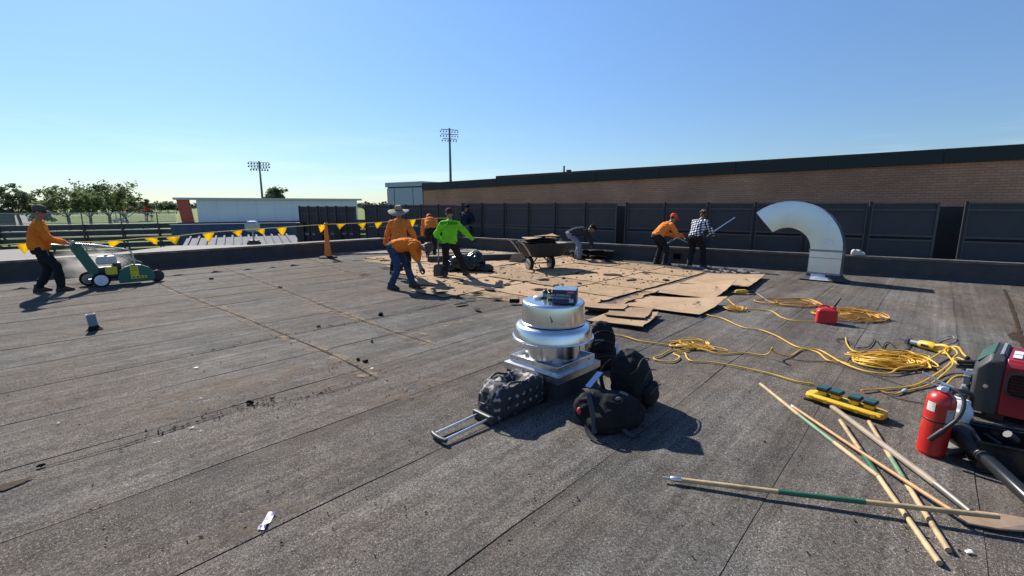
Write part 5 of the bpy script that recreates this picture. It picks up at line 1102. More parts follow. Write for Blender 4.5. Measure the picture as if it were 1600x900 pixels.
MB().loft([[(cxv + w * math.copysign(abs(math.cos(t)) ** .5, math.cos(t)), y, czv + w * math.copysign(abs(math.sin(t)) ** .5, math.sin(t))) for t in [2 * math.pi * k / 24 for k in range(24)]] for w, y in ((.105, .004), (.105, -.012), (.088, -.014), (.082, .0))]).build('vent_frame', M_BLK, ge, 25)
for k in range(6): MB().box((cxv, -.006, czv - .065 + k * .026), (.155, .012, .006), Matrix.Rotation(.5, 3, 'X')).build('vent_slat', M_BLK, ge, 0)
M_GPR = mat('print_faded', (.42, .30, .34), .6)
text('print', 'EM 7000is', .050, M_GPR, ge, frame((.42, -.0012, .455), (1, 0, 0), (0, 0, 1)), 'CENTER')
text('print', 'inverter', .030, M_CWHITE, ge, frame((.52, -.0012, .37), (1, 0, 0), (0, 0, 1)), 'CENTER')
MB().lathe([(.001, 0), (.016, 0), (.016, .006), (.001, .008)], 12, (.07, -.008, .29), Matrix.Rotation(math.pi / 2, 3, 'X')).build('bolt', M_ALU2, ge)
MB().lathe([(.001, 0), (.016, 0), (.016, .006), (.001, .008)], 12, (.48, -.001, .10), Matrix.Rotation(math.pi / 2, 3, 'X')).build('bolt', M_ALU2, ge)
M_GREYP = mat('panel_grey', (.20, .21, .21), .5)
for k in range(3): MB().box((-.05 - .02 * (k == 0), .10, .12 + k * .085), (.05 + .03 * (k == 0), .13, .07)).build('socket_cover', M_GREYP, ge, 0, .01)
for k in range(2): MB().box((-.05, .30, .16 + k * .13), (.05, .16, .10)).build('socket_cover', M_GREYP, ge, 0, .01)
for z in (.40, .44): MB().tube([(.0, .14, z), (-.13, .10, z - .02)], .018, 10).build('inlet_plug', M_BLK, ge)
MB().tube([(.0, .05, .36), (-.12, .04, .355)], .012, 8).build('latch_bar', M_ALU2, ge)
for x in (.15, .85):
    for y in (.08, .5): MB().box((x, y, .032), (.1, .08, .064)).build('foot', M_BLK, ge, 0, .008)
# ------------------------------------------------------------------ leaf blower
n0, n1 = AT(1493, 662, 2.96), AT(1625, 800, 2.35); n0 = Vector((n0.x, n0.y, n0.z)); 
g = G(1505, 690); bl = thing('leaf_blower', 'white leaf blower with long black nozzle lying beside the extinguisher', 'leaf blower', v2(g), 0)
o_ = v2(g); tip = G(1630, 800, .05) - o_; st_ = G(1494, 672, .17) - o_; sh = st_.lerp(tip, .36)
M_BW = mat('blower_white', (.62, .64, .66), .45, 0, .06, 9)
ax = (tip - st_).normalized()
MB().tube([st_ - ax * .06, st_ - ax * .04, st_ + ax * .06, st_.lerp(tip, .2), sh], [.03, .07, .085, .062, .048], 18).build('fan_duct', M_BLK, bl)
MB().tube([sh - ax * .01, sh + ax * .01, st_.lerp(tip, .42), st_.lerp(tip, .43), tip], [.040, .046, .046, .041, .038], 18, cap=False).build('nozzle', mat('glossy_black_tube', (.022, .022, .023), .22), bl)
bc = st_ + Vector((.06, .12, .06))
me = remesh(MB().box(bc + Vector((-.02, -.05, .02)), (.16, .14, .13), .5).box(bc + Vector((.03, .0, .09)), (.12, .12, .07), .3).ball(bc + Vector((.0, -.04, .05)), (.09, .09, .09)), .010, 3); me.materials.append(M_BW); link('engine_cover', me, bl)
MB().ball(bc + Vector((.10, .01, -.06)), (.08, .07, .07)).build('fuel_tank', mat('blower_orange', (.45, .09, .03), .5), bl)
MB().box(bc + Vector((-.02, -.10, -.20)), (.24, .10, .05), .2).build('foot', mat('blower_grey', (.22, .22, .21), .6), bl, 0, .012)
MB().tube(spline([bc + Vector((-.06, 0, .12)), bc + Vector((.0, .0, .18)), bc + Vector((.12, .0, .16)), bc + Vector((.16, .02, .05))], .03), .018, 10).build('handle', M_BLK, bl)
# ------------------------------------------------------------------ black open tool bin
g = G(1590, 735); bn = thing('black_tool_bin', 'shiny black open bin of tools cut by the right edge', 'bin', v2(g), math.radians(-32))
M_SHB = mat('shiny_black_plastic', (.016, .016, .018), .2, 0, .1, 6, .3, 14)
for (c_, s_) in (((0, -.17, .11), (.5, .02, .2)), ((0, .17, .11), (.5, .02, .2)), ((-.24, 0, .11), (.02, .33, .2)), ((.24, 0, .11), (.02, .33, .2)), ((0, 0, .02), (.48, .32, .015))): MB().box(c_, s_).build('bin_panel', M_SHB, bn, 0, .004)
MB().tube([(-.26, -.19, .215), (.26, -.19, .215), (.26, .19, .215), (-.26, .19, .215)], .014, 8, closed=True).build('rim', M_SHB, bn)
for k in range(5):
    p = Vector((rnd(-.15, .15), rnd(-.1, .1), .06 + .03 * k)); q = p + Vector((rnd(-.18, .18), rnd(-.12, .12), .05)); MB().tube([p, q], rnd(.012, .03), 8).build('tool', M_SHB if k % 2 else M_STEELD, bn)
# ------------------------------------------------------------------ broom poles and the wooden shovel
M_WOODP = mat('pale_wood_pole', (.40, .28, .15), .6, 0, .38, 9, .2, 40); M_WOODO = mat('orange_wood_pole', (.42, .22, .095), .55, 0, .32, 9); M_WOODG = mat('grey_wood_handle', (.26, .205, .155), .6, 0, .2, 8, .2, 30); M_GRNP = mat('green_wrapped_pole', (.020, .105, .055), .4, 0, .2, 8); M_PGRN = mat('faded_green_pole', (.12, .20, .12), .55, 0, .3, 8)
def pole(p, q, z0, z1, r, segs, label, tip=None):
    a, b = G(p[0], p[1], z0), G(q[0], q[1], z1); o_ = v2(a); root = thing('broom_pole', label, 'pole', o_, 0, 'poles lying crossed on the roof'); a, b = a - o_, b - o_
    for i, (f0, f1, m, rr) in enumerate(segs):
        n = 8; sag = lambda f: Vector((0, 0, -.006 * math.sin(f * math.pi)))
        MB().tube([a.lerp(b, f0 + (f1 - f0) * k / n) + sag(f0 + (f1 - f0) * k / n) for k in range(n + 1)], r * rr, 14).build('shaft', m, root)
    if tip: d = (b - a).normalized(); MB().tube([a - d * .01, a + d * .0, a + d * .05, a + d * .055], [r * .7, r * 1.12, r * 1.12, r], 14).build('metal_ferrule', M_ALU2, root); MB().tube([a - d * .055, a - d * .005], r * .6, 10).build('threaded_tip', M_GALV, root)
    return root
pole((1050, 748), (1560, 807), .035, .085, .0150, [(0, .36, M_WOODP, 1), (.36, .63, M_GRNP, 1.04), (.63, 1, M_WOODP, 1)], 'longest pole, wood with dark green middle and silver tip, lying nearest across the others', True)
pole((1188, 600), (1372, 744), .022, .022, .0150, [(0, .42, M_WOODP, 1), (.42, .72, M_PGRN, 1.03), (.72, 1, M_WOODP, 1)], 'pale pole with faded green middle and chewed end, leftmost of the crossed poles')
pole((1237, 634), (1495, 803), .022, .06, .0125, [(0, .02, M_CWHITE, .9), (.02, 1, M_WOODO, 1)], 'slim orange wood pole lying between the pale pole and the shovel handle')
pole((1313, 657), (1468, 880), .03, .022, .0150, [(0, .30, M_WOODP, 1), (.30, .50, M_GRNP, 1.05), (.50, 1, M_WOODP, 1)], 'wooden pole with dark green band ending lowest at the bottom of the picture')
pole((1358, 659), (1482, 860), .022, .022, .0150, [(0, .38, M_WOODP, 1), (.38, .58, M_PGRN, 1.04), (.58, 1, M_WOODP, 1)], 'wooden pole with pale green band just right of the lowest ending pole')
a, b, e = G(1298, 634, .022), G(1470, 762, .05), G(1517, 800, .035); sh = thing('wooden_shovel', 'shovel with thick grey handle and tan scoop blade at the lower right', 'shovel', v2(a)); o_ = v2(a)
MB().tube([a - o_, (a - o_).lerp(b - o_, .02), b - o_], [.015, .0215, .0215], 14).build('handle', M_WOODG, sh)
MB().tube([(a - o_).lerp(b - o_, .97), b - o_, e - o_], [.023, .023, .02], 14).build('socket', mat('worn_steel', (.16, .14, .125), .5, .5), sh)
bt_ = [G(1498, 808, .02), G(1525, 800, .03), G(1570, 806, .05), G(1640, 818, .06), G(1640, 835, .03), G(1560, 829, .015), G(1510, 820, .012)]
MB().slab([p - o_ for p in bt_], (0, 0, 1), .012).build('blade', mat('tan_worn_blade', (.30, .21, .14), .6, .1, .2, 9), sh, 0, .004)

# ------------------------------------------------------------------ roof cutting machine
MO = G(160, 449); k = .01375 / 9.0 * 1.0
fwd = v2(G(245, 441) - G(160, 449)).normalized()
mc = thing('roof_cutter', 'green walk behind roof cutting machine with yellow stickers', 'roof cutter', v2(MO), math.atan2(fwd.y, fwd.x))
M_MG = mat('machine_green', (.010, .115, .085), .4, 0, .12, 5); M_YST = mat('yellow_sticker', (.62, .52, .03), .5, 0, .12, 20); M_ENG = mat('engine_black', (.02, .02, .021), .5); M_BARE = mat('bare_tube', (.50, .51, .52), .3, .9)
def disc(x, y, z, r, w, m, name, par=mc, hub=None):
    o = MB().lathe([(.001, -w), (r * .6, -w), (r * .9, -w), (r, -w * .6), (r, w * .6), (r * .9, w), (r * .6, w), (.001, w)], 28, (x, y, z), Matrix.Rotation(math.pi / 2, 3, 'X')).build(name, m, par)
    if hub: MB().lathe([(.001, -w - .012), (r * .25, -w - .012), (r * .68, -w - .003), (r * .74, -w - .002), (r * .74, w + .002), (.001, w + .004)], 28, (x, y, z), Matrix.Rotation(math.pi / 2, 3, 'X')).build('hub', hub, o)
    return o
M_HUB = mat('white_hub', (.66, .72, .80), .4)
disc(0, 0, .155, .155, .035, M_TYRE, 'wheel', hub=M_HUB); disc(-.18, .46, .155, .155, .035, M_TYRE, 'wheel', hub=mat('dull_hub', (.33, .31, .28), .5))
disc(.98, .12, .135, .135, .02, M_ENG, 'cutting_wheel')
prof = [(.30, .05), (.28, .16), (.32, .30), (.42, .40), (.56, .445), (.70, .43), (.84, .36), (.92, .24), (.93, .10), (.88, .05)]
MB().slab([(x, -.02, z) for x, z in prof], (0, 1, 0), .14).build('blade_guard', M_MG, mc, 0, .012)
MB().slab([(.50, -.0205, .13), (.78, -.0205, .13), (.78, -.0205, .19), (.645, -.0205, .19), (.645, -.0205, .41), (.50, -.0205, .41)], (0, -1, 0), .003).build('sticker', M_YST, mc, 0)
for kx in (.53, .60, .66, .72): MB().slab([(kx, -.0240, .145), (kx + .035, -.0240, .145), (kx + .035, -.0240, .175), (kx, -.0240, .175)], (0, -1, 0), .001).build('sticker_print', M_ENG, mc, 0)
for kz_ in (.36, .31): MB().slab([(.52, -.0240, kz_), (.62, -.0240, kz_), (.62, -.0240, kz_ + .012), (.52, -.0240, kz_ + .012)], (0, -1, 0), .001).build('sticker_print', M_ENG, mc, 0)
MB().slab([(-.16, .10, .28), (.05, .10, .28), (-.235, .10, .95), (-.38, .10, .97), (-.42, .10, .90)], (0, 1, 0), .12).build('upright_column', M_MG, mc, 0, .01)
MB().box((.25, .2, .15), (.9, .38, .06)).build('chassis', M_ENG, mc, 0, .008)
MB().tube([(-.18, -.0, .155), (-.18, .46, .155)], .015).tube([(0, 0, .155), (0, .4, .155)], .015).build('axle', M_GALV, mc)
me = remesh(MB().box((.16, .22, .30), (.34, .30, .22)).box((.30, .20, .42), (.14, .22, .16)).ball((.10, .08, .34), (.09, .05, .09)), .012, 2); me.materials.append(M_ENG); link('engine', me, mc)
MB().loft([[(.14 + x * w, .18 + y * w * .9, z) for x, y in ((-.17, -.12), (.17, -.12), (.17, .12), (-.17, .12))] for w, z in ((.86, .48), (1, .50), (1, .60), (.84, .655))]).build('fuel_tank', mat('cream_tank', (.52, .52, .50), .4), mc, 20, .012)
MB().lathe([(.001, .68), (.035, .68), (.035, .655)], 14, (.15, .18, 0)).build('fuel_cap', M_ENG, mc)
MB().box((.19, .035, .34), (.20, .01, .17)).build('engine_sticker', M_YST, mc, 0)
HND = [(-.36, .13, .92), (-.52, .12, .93), (-.78, .05, .97)]
for y in (-.16, .18): MB().tube(spline([(-.34, .15, .90), (-.46, .15 + y * .6, .92), (-.60, .15 + y, .95), (-.82, .15 + y, .985)], .04), .016, 10).build('handlebar', M_BARE, mc)
for y in (-.16, .18): MB().tube([(-.70, .15 + y, .966), (-.84, .15 + y, .988)], .022, 10).build('handle_grip', M_BLK, mc)
MB().tube(spline([(-.32, .16, .95), (.05, .16, .89), (.42, .16, .79), (.54, .16, .75), (.60, .16, .66), (.61, .16, .44)], .04), .017, 10).build('front_tube', M_BARE, mc)
MB().tube([(-.30, .22, .93), (.25, .22, .70), (.75, .2, .46)], .010, 8).build('control_rod', M_BARE, mc); MB().tube([(-.62, .20, 1.06), (-.36, .20, .97)], .009, 8).build('lever', M_ENG, mc)
MB().lathe([(.001, -.02), (.045, -.02), (.045, .02), (.001, .02)], 14, (-.34, .16, .97), Matrix.Rotation(math.pi / 2, 3, 'X')).build('clamp', M_GALV, mc)

# ------------------------------------------------------------------ wheelbarrow
P0, P1 = G(827, 422.5), G(861, 420.5); wd = v2(P1 - P0); wb_ = thing('wheelbarrow', 'black two wheeled wheelbarrow heaped with torn boards', 'wheelbarrow', v2((P0 + P1) / 2), math.atan2(wd.y, wd.x) + .05); hw = wd.length / 2
M_TRAY = mat('black_tray', (.012, .013, .016), .6, 0, .3, 4, .3, 9)
def rrect(cx, cy, w, d, z): return [Vector((cx + w * math.copysign(abs(math.cos(t)) ** .45, math.cos(t)), cy + d * math.copysign(abs(math.sin(t)) ** .45, math.sin(t)), z)) for t in [2 * math.pi * j / 28 for j in range(28)]]
MB().loft([rrect(.14, .1, .42, .34, .36), rrect(.14, .1, .52, .40, .40), rrect(.14, .1, .63, .48, .66), rrect(.14, .1, .66, .50, .74), rrect(.14, .1, .68, .52, .745), rrect(.14, .1, .68, .52, .725), rrect(.14, .1, .64, .49, .72), rrect(.14, .1, .60, .45, .66)], True).build('tray', M_TRAY, wb_, 30)
for s in (-1, 1):
    disc(s * hw, 0, .19, .19, .045, M_TYRE, 'wheel', wb_, mat('dull_hub', (.33, .31, .28), .5)).matrix_local = Matrix.Translation(Vector((s * hw, 0, .19))) @ Matrix.Rotation(math.pi / 2, 4, 'Z') @ Matrix.Translation(Vector((-s * hw, 0, -.19)))
    MB().tube(spline([(s * hw * .8, -.05, .19), (s * hw * .45, -.02, .30), (s * hw * .15, .05, .38)], .05), .018, 8).build('strut', M_STEELD, wb_)
    MB().tube(spline([(-.40, -.30 * s + .1, .42), (-.52, -.32 * s + .1, .60), (-.70, -.34 * s + .1, .80), (-.78, -.34 * s + .1, .83)], .05), .020, 8).build('handle', M_GALV, wb_)
MB().tube([(-hw, 0, .19), (hw, 0, .19)], .016, 8).build('axle', M_STEELD, wb_)
MB().tube(spline([(-hw * .6, -.3, .19), (-hw * .5, -.32, .10), (hw * .4, -.32, .10), (hw * .55, -.3, .19), (hw * .5, -.2, .36)], .05), .016, 8).build('stand_loop', M_STEELD, wb_)
random.seed(61)
R3 = Matrix.Rotation(math.atan2(wd.y, wd.x) + .05, 3, 'Z')
for i in range(9):
    c = v2((P0 + P1) / 2) + R3 @ Vector((.14 + rnd(-.28, .28), .1 + rnd(-.22, .22), 0)); ang = rnd(0, 6); sz = (rnd(.28, .45), rnd(.2, .34)); cs = [c + Matrix.Rotation(ang, 3, 'Z') @ Vector((x * sz[0], y * sz[1], 0)) for x, y in ((-1, -1), (1, -1), (1, 1), (-1, 1))]
    tag(sheet('torn_board_load', cs, .70 + i * .024, [rnd(-.02, .06) for q in range(4)], random.choice(M_BOARD + [M_EDGE]), .018, 6, .015, None, .03, i, notch=.2), ['lowest torn board in the wheelbarrow heap', 'torn board second from the bottom of the wheelbarrow heap', 'torn board third from the bottom of the wheelbarrow heap', 'torn board fourth from the bottom of the wheelbarrow heap', 'torn board in the very middle of the wheelbarrow heap', 'torn board fourth from the top of the wheelbarrow heap', 'torn board third from the top of the wheelbarrow heap', 'torn board just under the topmost in the wheelbarrow heap', 'topmost torn board lying on the wheelbarrow heap'][i], 'board scrap', 'board load in the wheelbarrow')
# black plastic sack by the low curb
me = remesh(MB().ball((0, 0, .20), (.42, .30, .24)).ball((.28, .0, .24), (.24, .24, .28)).ball((-.35, 0, .12), (.26, .22, .14)).ball((.52, -.1, .08), (.24, .2, .1)), .018, 2); crumple(me, .05, 5, 3, .04, 9)
for v in me.vertices: v.co.z = max(.03, v.co.z)
me.materials.append(mat('black_plastic_sheet', (.014, .014, .015), .22, 0, .1, 5)); o = link('black_plastic_sack', me); o.location = G(727, 424); tag(o, 'shiny black plastic sack on the bare boards right of the green shirted man', 'sack')
# ------------------------------------------------------------------ the roofers
M_SKIN = mat('skin_tanned', (.30, .145, .085), .55, 0, .08, 8); M_HAIR = mat('dark_hair', (.015, .012, .010), .6); M_GLOVE = cloth('dark_glove', (.025, .025, .027)); M_BOOT = mat('brown_black_boot', (.035, .026, .020), .7, 0, .2, 9)
def ik(a, b, l1, l2, hint):
    d = b - a; L = d.length
    if L > (l1 + l2) * .995: b = a + d * ((l1 + l2) * .995 / L); d = b - a; L = d.length
    u = d.normalized(); x = (l1 * l1 - l2 * l2 + L * L) / (2 * L); h = math.sqrt(max(0, l1 * l1 - x * x)); p = hint - u * hint.dot(u)
    p = p.normalized() if p.length > 1e-4 else u.orthogonal().normalized()
    return a + u * x + p * h, b
def ell(c, sx, fy, w, d, n=18, e=.8): return [c + sx * (w * math.copysign(abs(math.cos(t)) ** e, math.cos(t))) + fy * (d * math.copysign(abs(math.sin(t)) ** e, math.sin(t))) for t in [2 * math.pi * k / n for k in range(n)]]
def person(label, loc, yaw, pel, lean, feet, hands, shirt, pants, hat=None, head_pitch=0, head_yaw=0, lean2=None, gloves=True, belly=0.0, seed=1, pants_cut='work', elbow=(None, None), twist=0.0, face=True, group='roofers at work', side=0.0, short=False, under=None, extra=None, H=1.0, glasses=False, armskin=None):
    r = thing('person', label, 'person', loc, yaw, group); X, Y, Z = Vector((1, 0, 0)), Vector((0, 1, 0)), Vector((0, 0, 1))
    lean2 = lean if lean2 is None else lean2
    pelv = Vector(pel); l1, l2 = math.radians(lean), math.radians(lean2); Rt = Matrix.Rotation(math.radians(twist), 3, 'Z')
    sd = Vector((math.sin(math.radians(side)), 0, 0))
    d1 = (Rt @ Vector((0, math.sin(l1), math.cos(l1))) + sd).normalized(); d2 = (Rt @ Vector((0, math.sin(l2), math.cos(l2))) + sd).normalized()
    waist = pelv + d1 * .18; chest = waist + (d1 + d2).normalized() * .17; neck = chest + d2 * .19
    SX = Rt @ X; f1 = SX.cross(d1) * -1; f2 = SX.cross(d2) * -1
    f1 = (d1.cross(SX)); f2 = (d2.cross(SX))
    if f1.dot(Y) < 0 and lean < 80: f1 = -f1
    if f2.dot(Y) < 0 and lean2 < 80: f2 = -f2
    shl = [neck - d2 * .090 + SX * (s * .178) for s in (-1, 1)]; hip = [pelv + SX * (s * .095) - d1 * .02 for s in (-1, 1)]
    knees, ankles, elbs, wr = [], [], [], []
    for i, s in enumerate((-1, 1)):
        fx, fyv, fz = (feet[i] + (0,))[:3]; an = Vector((fx, fyv, .085 + fz)); kn, an = ik(hip[i], an, .43, .42, Vector((s * .12, 1, .1))); knees.append(kn); ankles.append(an)
        hd = Vector(hands[i]); eh = Vector(elbow[i]) if elbow[i] else Vector((s * .5, -.5, -.6)); el, w_ = ik(shl[i], hd, .29, .265, eh); elbs.append(el); wr.append(w_)
    hp = math.radians(lean2 * .55 + head_pitch); hy = Matrix.Rotation(math.radians(head_yaw + twist), 3, 'Z'); hdir = hy @ Vector((0, math.sin(hp), math.cos(hp))); hf = hy @ Vector((0, math.cos(hp), -math.sin(hp))); hx = hdir.cross(hf) * -1
    hc_ = neck + d2 * .035 + hdir * .135
    HM = Matrix((hx, hf, hdir)).transposed()
    # --- body: one continuous skin
    b = MB(); b.capsule(pelv, waist, .10, .10); b.capsule(waist, chest, .11, .12); b.capsule(chest, neck - d2 * .03, .11, .06); b.capsule(neck - d2 * .05, hc_ - hdir * .03, .055, .052)
    b.ball(hc_ + hdir * .02, (.076, .094, .104), R=HM); b.ball(hc_ - hdir * .045 + hf * .022, (.056, .068, .070), R=HM); b.capsule(hc_ + hf * .09 + hdir * .012, hc_ + hf * .108 - hdir * .022, .010, .015); b.ball(hc_ + hf * .078 - hdir * .06, (.026, .016, .010), R=HM)
    for s in (-1, 1): b.ball(hc_ + hx * (s * .078) - hdir * .002 - hf * .005, (.012, .020, .032), R=HM)
    b.ball(hc_ + hf * .083 + hdir * .030, (.050, .014, .012), R=HM)
    for i, s in enumerate((-1, 1)):
        b.capsule(chest.lerp(neck, .6), shl[i], .075, .06); b.capsule(shl[i], elbs[i], .052, .042); b.capsule(elbs[i], wr[i], .041, .029)
        fd = (wr[i] - elbs[i]).normalized(); pn = fd.cross(Vector((s * -1, .3, .2))).normalized(); sv = fd.cross(pn).normalized()
        palm = wr[i] + fd * .05; b.ball(palm, (.043, .048, .017), R=Matrix((sv, fd, pn)).transposed())
        b.capsule(wr[i], palm, .027, .02)
        for q, (o_, ln) in enumerate(((-.030, .070), (-.010, .080), (.010, .076), (.030, .060))):
            p0 = palm + fd * .036 + sv * o_; p1 = p0 + (fd * .8 - pn * .6).normalized() * ln * .55; p2 = p1 + (fd * .1 - pn).normalized() * ln * .5; b.capsule(p0, p1, .0105, .010, 8); b.capsule(p1, p2, .010, .0085, 8)
        t0_ = palm - fd * .01 - sv * .036; t1_ = t0_ + (fd * .5 - sv * .6 - pn * .5).normalized() * .045; b.capsule(t0_, t1_, .013, .011, 8); b.capsule(t1_, t1_ + (fd * .7 - pn * .5).normalized() * .03, .011, .009, 8)
        b.capsule(hip[i], knees[i], .080, .056); b.capsule(knees[i], ankles[i], .055, .038); b.capsule(ankles[i], ankles[i] + Vector((0, .10, -.045)), .04, .032)
    me = remesh(b, .0085, 2); me.materials.append(M_SKIN); me.materials.append(M_GLOVE if gloves else M_SKIN); me.materials.append(armskin or M_SKIN)
    idx = []
    for p in me.polygons:
        c = p.center; k = 0
        for i in (0, 1):
            if (c - wr[i]).length < .20 and (c - wr[i]).dot(wr[i] - elbs[i]) > -.004: k = 1
            elif armskin and (c - (elbs[i] + wr[i]) / 2).length < .16: k = 2
        idx.append(k)
    me.polygons.foreach_set('material_index', idx); link('body', me, r)
    for s in (-1, 1): MB().ball(hc_ + hf * .090 + hx * (s * .031) + hdir * .014, .009, 8, 6).build('eye', mat('eye_dark', (.02, .015, .012), .2), r)
    # --- shirt
    t = MB(); dz = .02
    rings = [ell(pelv - d1 * .035, SX, f1, .178, .135 + belly * .4), ell(pelv + d1 * .06, SX, f1, .180, .140 + belly), ell(waist + d1 * .02, SX, f1, .172, .135 + belly), ell(chest - d1 * .02, SX, f2, .185, .135 + belly * .3), ell(chest + d2 * .05, SX, f2, .182, .128), ell(neck - d2 * .085, SX, f2, .150, .108), ell(neck - d2 * .03, SX, f2, .092, .085), ell(neck + d2 * .015, SX, f2, .066, .066)]
    t.loft(rings)
    for i, s in enumerate((-1, 1)):
        t.capsule(chest.lerp(neck, .72), shl[i], .080, .078); t.capsule(shl[i], elbs[i], .078, .062)
        if not short: t.capsule(elbs[i], elbs[i].lerp(wr[i], .93), .062, .045)
    me = remesh(t, .0125, 3); crumple(me, .014, 7, seed, .013, 12); me.materials.append(shirt); link('shirt', me, r)
    # --- trousers
    t = MB(); t.loft([ell(pelv + d1 * .07, SX, f1, .140, .105), ell(pelv, SX, f1, .155, .115), ell(pelv - d1 * .08, SX, f1, .160, .122), ell(pelv - d1 * .13, SX, f1, .12, .10)])
    for i in (0, 1):
        t.capsule(hip[i], knees[i], .100, .076); sh_ = knees[i].lerp(ankles[i], .92); t.capsule(knees[i], sh_, .074, .066)
    me = remesh(t, .0125, 3); crumple(me, .014, 7, seed + 9, .013, 12); me.materials.append(pants); link('trousers', me, r)
    for i in (0, 1):
        fa = feet[i][3] if len(feet[i]) > 3 else 0; R = Matrix.Rotation(math.radians(fa), 3, 'Z'); a_ = ankles[i]; gz = a_.z - .085
        t = MB(); t.loft([[Vector((a_.x, a_.y, gz)) + R @ Vector((x * w, y0 + y * l, z)) for x, y in [(math.copysign(abs(math.cos(q)) ** .7, math.cos(q)), math.sin(q)) for q in [2 * math.pi * k / 16 for k in range(16)]]] for w, y0, l, z in ((.048, .05, .145, .0), (.052, .05, .150, .02), (.050, .05, .145, .05), (.044, .02, .10, .085), (.046, -.01, .062, .12), (.046, -.01, .058, .17))]); me = remesh(t, .011, 1); me.materials.append(M_BOOT); link('boot', me, r)
    # --- head wear
    def H_(x, y, z): return hc_ + HM @ Vector((x, y, z))
    kind = hat[0] if hat else None
    if kind != 'none' :
        t = MB(); t.ball(H_(0, -.014, .034), (.083, .092, .098), R=HM)
        me = remesh(t, .010, 1)
        bm = bmesh.new(); bm.from_mesh(me); bmesh.ops.delete(bm, geom=[v for v in bm.verts if (HM.transposed() @ (v.co - hc_)).y > .045 and (HM.transposed() @ (v.co - hc_)).z < .07 or (HM.transposed() @ (v.co - hc_)).z < -.05], context='VERTS'); bm.to_mesh(me); bm.free(); me.materials.append(hat[2] if hat and len(hat) > 2 else M_HAIR); link('hair', me, r)
    if kind == 'cap':
        t = MB(); t.loft([[H_(w * math.cos(q), w * 1.2 * math.sin(q) - .005, z) for q in [2 * math.pi * k / 24 for k in range(24)]] for w, z in ((.088, .045), (.090, .07), (.085, .105), (.066, .135), (.03, .150))]); c_ = t.build('cap', hat[1], r)
        sgn = -1 if (len(hat) > 3 and hat[3] == 'back') else 1
        t = MB(); pts = [H_(.082 * math.cos(q) * (1 if e == 0 else .95), sgn * (.075 * math.sin(q) + (.02 if e == 0 else .105 * math.sin(q) + .02)), .056 - .018 * e) for e in (0, 1) for q in [math.pi * k / 10 for k in range(11)]]
        t.add(pts, [(k, k + 1, 12 + k, 11 + k) for k in range(10)]); v_ = t.build('visor', hat[1], c_); s_ = v_.modifiers.new('t', 'SOLIDIFY'); s_.thickness = .005
    if kind == 'straw':
        t = MB(); t.loft([[H_(w * math.cos(q) , w * 1.08 * math.sin(q), z + zz * math.cos(2 * q)) for q in [2 * math.pi * k / 32 for k in range(32)]] for w, z, zz in ((.082, .055, 0), (.088, .062, 0), (.235, .030, .022), (.25, .018, .028), (.248, .012, .028), (.09, .050, 0), (.088, .085, 0), (.078, .15, .0), (.06, .172, .006), (.02, .166, 0))], False); t.build('straw_hat', hat[1], r, 60)
        MB().loft([[H_(w * math.cos(q), w * 1.08 * math.sin(q), z) for q in [2 * math.pi * k / 32 for k in range(32)]] for w, z in ((.0905, .062), (.0895, .088))], False).build('hat_band', mat('hat_band_brown', (.16, .10, .06), .8), r)
    if kind == 'curly':
        t = MB(); random.seed(seed)
        for q in range(34):
            v = Vector((random.gauss(0, 1), random.gauss(0, 1) - .3, random.gauss(0, 1) + .7)).normalized(); t.ball(H_(v.x * .085, v.y * .095 - .015, v.z * .095 + .025), rnd(.026, .042), 10, 6)
        me = remesh(t, .010, 1); me.materials.append(hat[1]); link('curly_hair', me, r)
    if kind == 'hood':
        t = MB(); t.ball(H_(0, -.02, .03), (.10, .115, .12), R=HM); t.capsule(neck, H_(0, -.04, -.06), .085, .09); me = remesh(t, .011, 2); me.materials.append(hat[1]); link('hood', me, r)
    if glasses:
        MB().tube(spline([H_(-.078, .02, .022), H_(-.07, .075, .022), H_(0, .105, .020), H_(.07, .075, .022), H_(.078, .02, .022)], .02), .013, 8).build('sunglasses', mat('sunglass_black', (.008, .008, .008), .15), r)
    if extra: extra(r, dict(neck=neck, chest=chest, pelv=pelv, waist=waist, f1=f1, f2=f2, d1=d1, d2=d2, SX=SX, wr=wr, hip=hip, knees=knees, shl=shl))
    return r
S_OR = cloth('hivis_orange', (1.0, .27, .035), .2, .8, .32); S_OR2 = cloth('faded_hivis_orange', (.98, .30, .065), .26, .85, .32); S_GR = cloth('hivis_green', (.25, .80, .04), .18, .8, .3); S_NAVY = cloth('navy_jacket', (.018, .026, .048)); S_DARK = cloth('charcoal_shirt', (.035, .036, .042)); S_GREY = cloth('grey_sleeve', (.20, .22, .27))
P_BLK = cloth('black_work_trousers', (.020, .020, .024)); P_JEAN = cloth('blue_jeans', (.035, .062, .125), .25); P_LJEAN = cloth('pale_jeans', (.16, .20, .28), .25); P_KHA = cloth('khaki_trousers', (.20, .18, .15), .2)
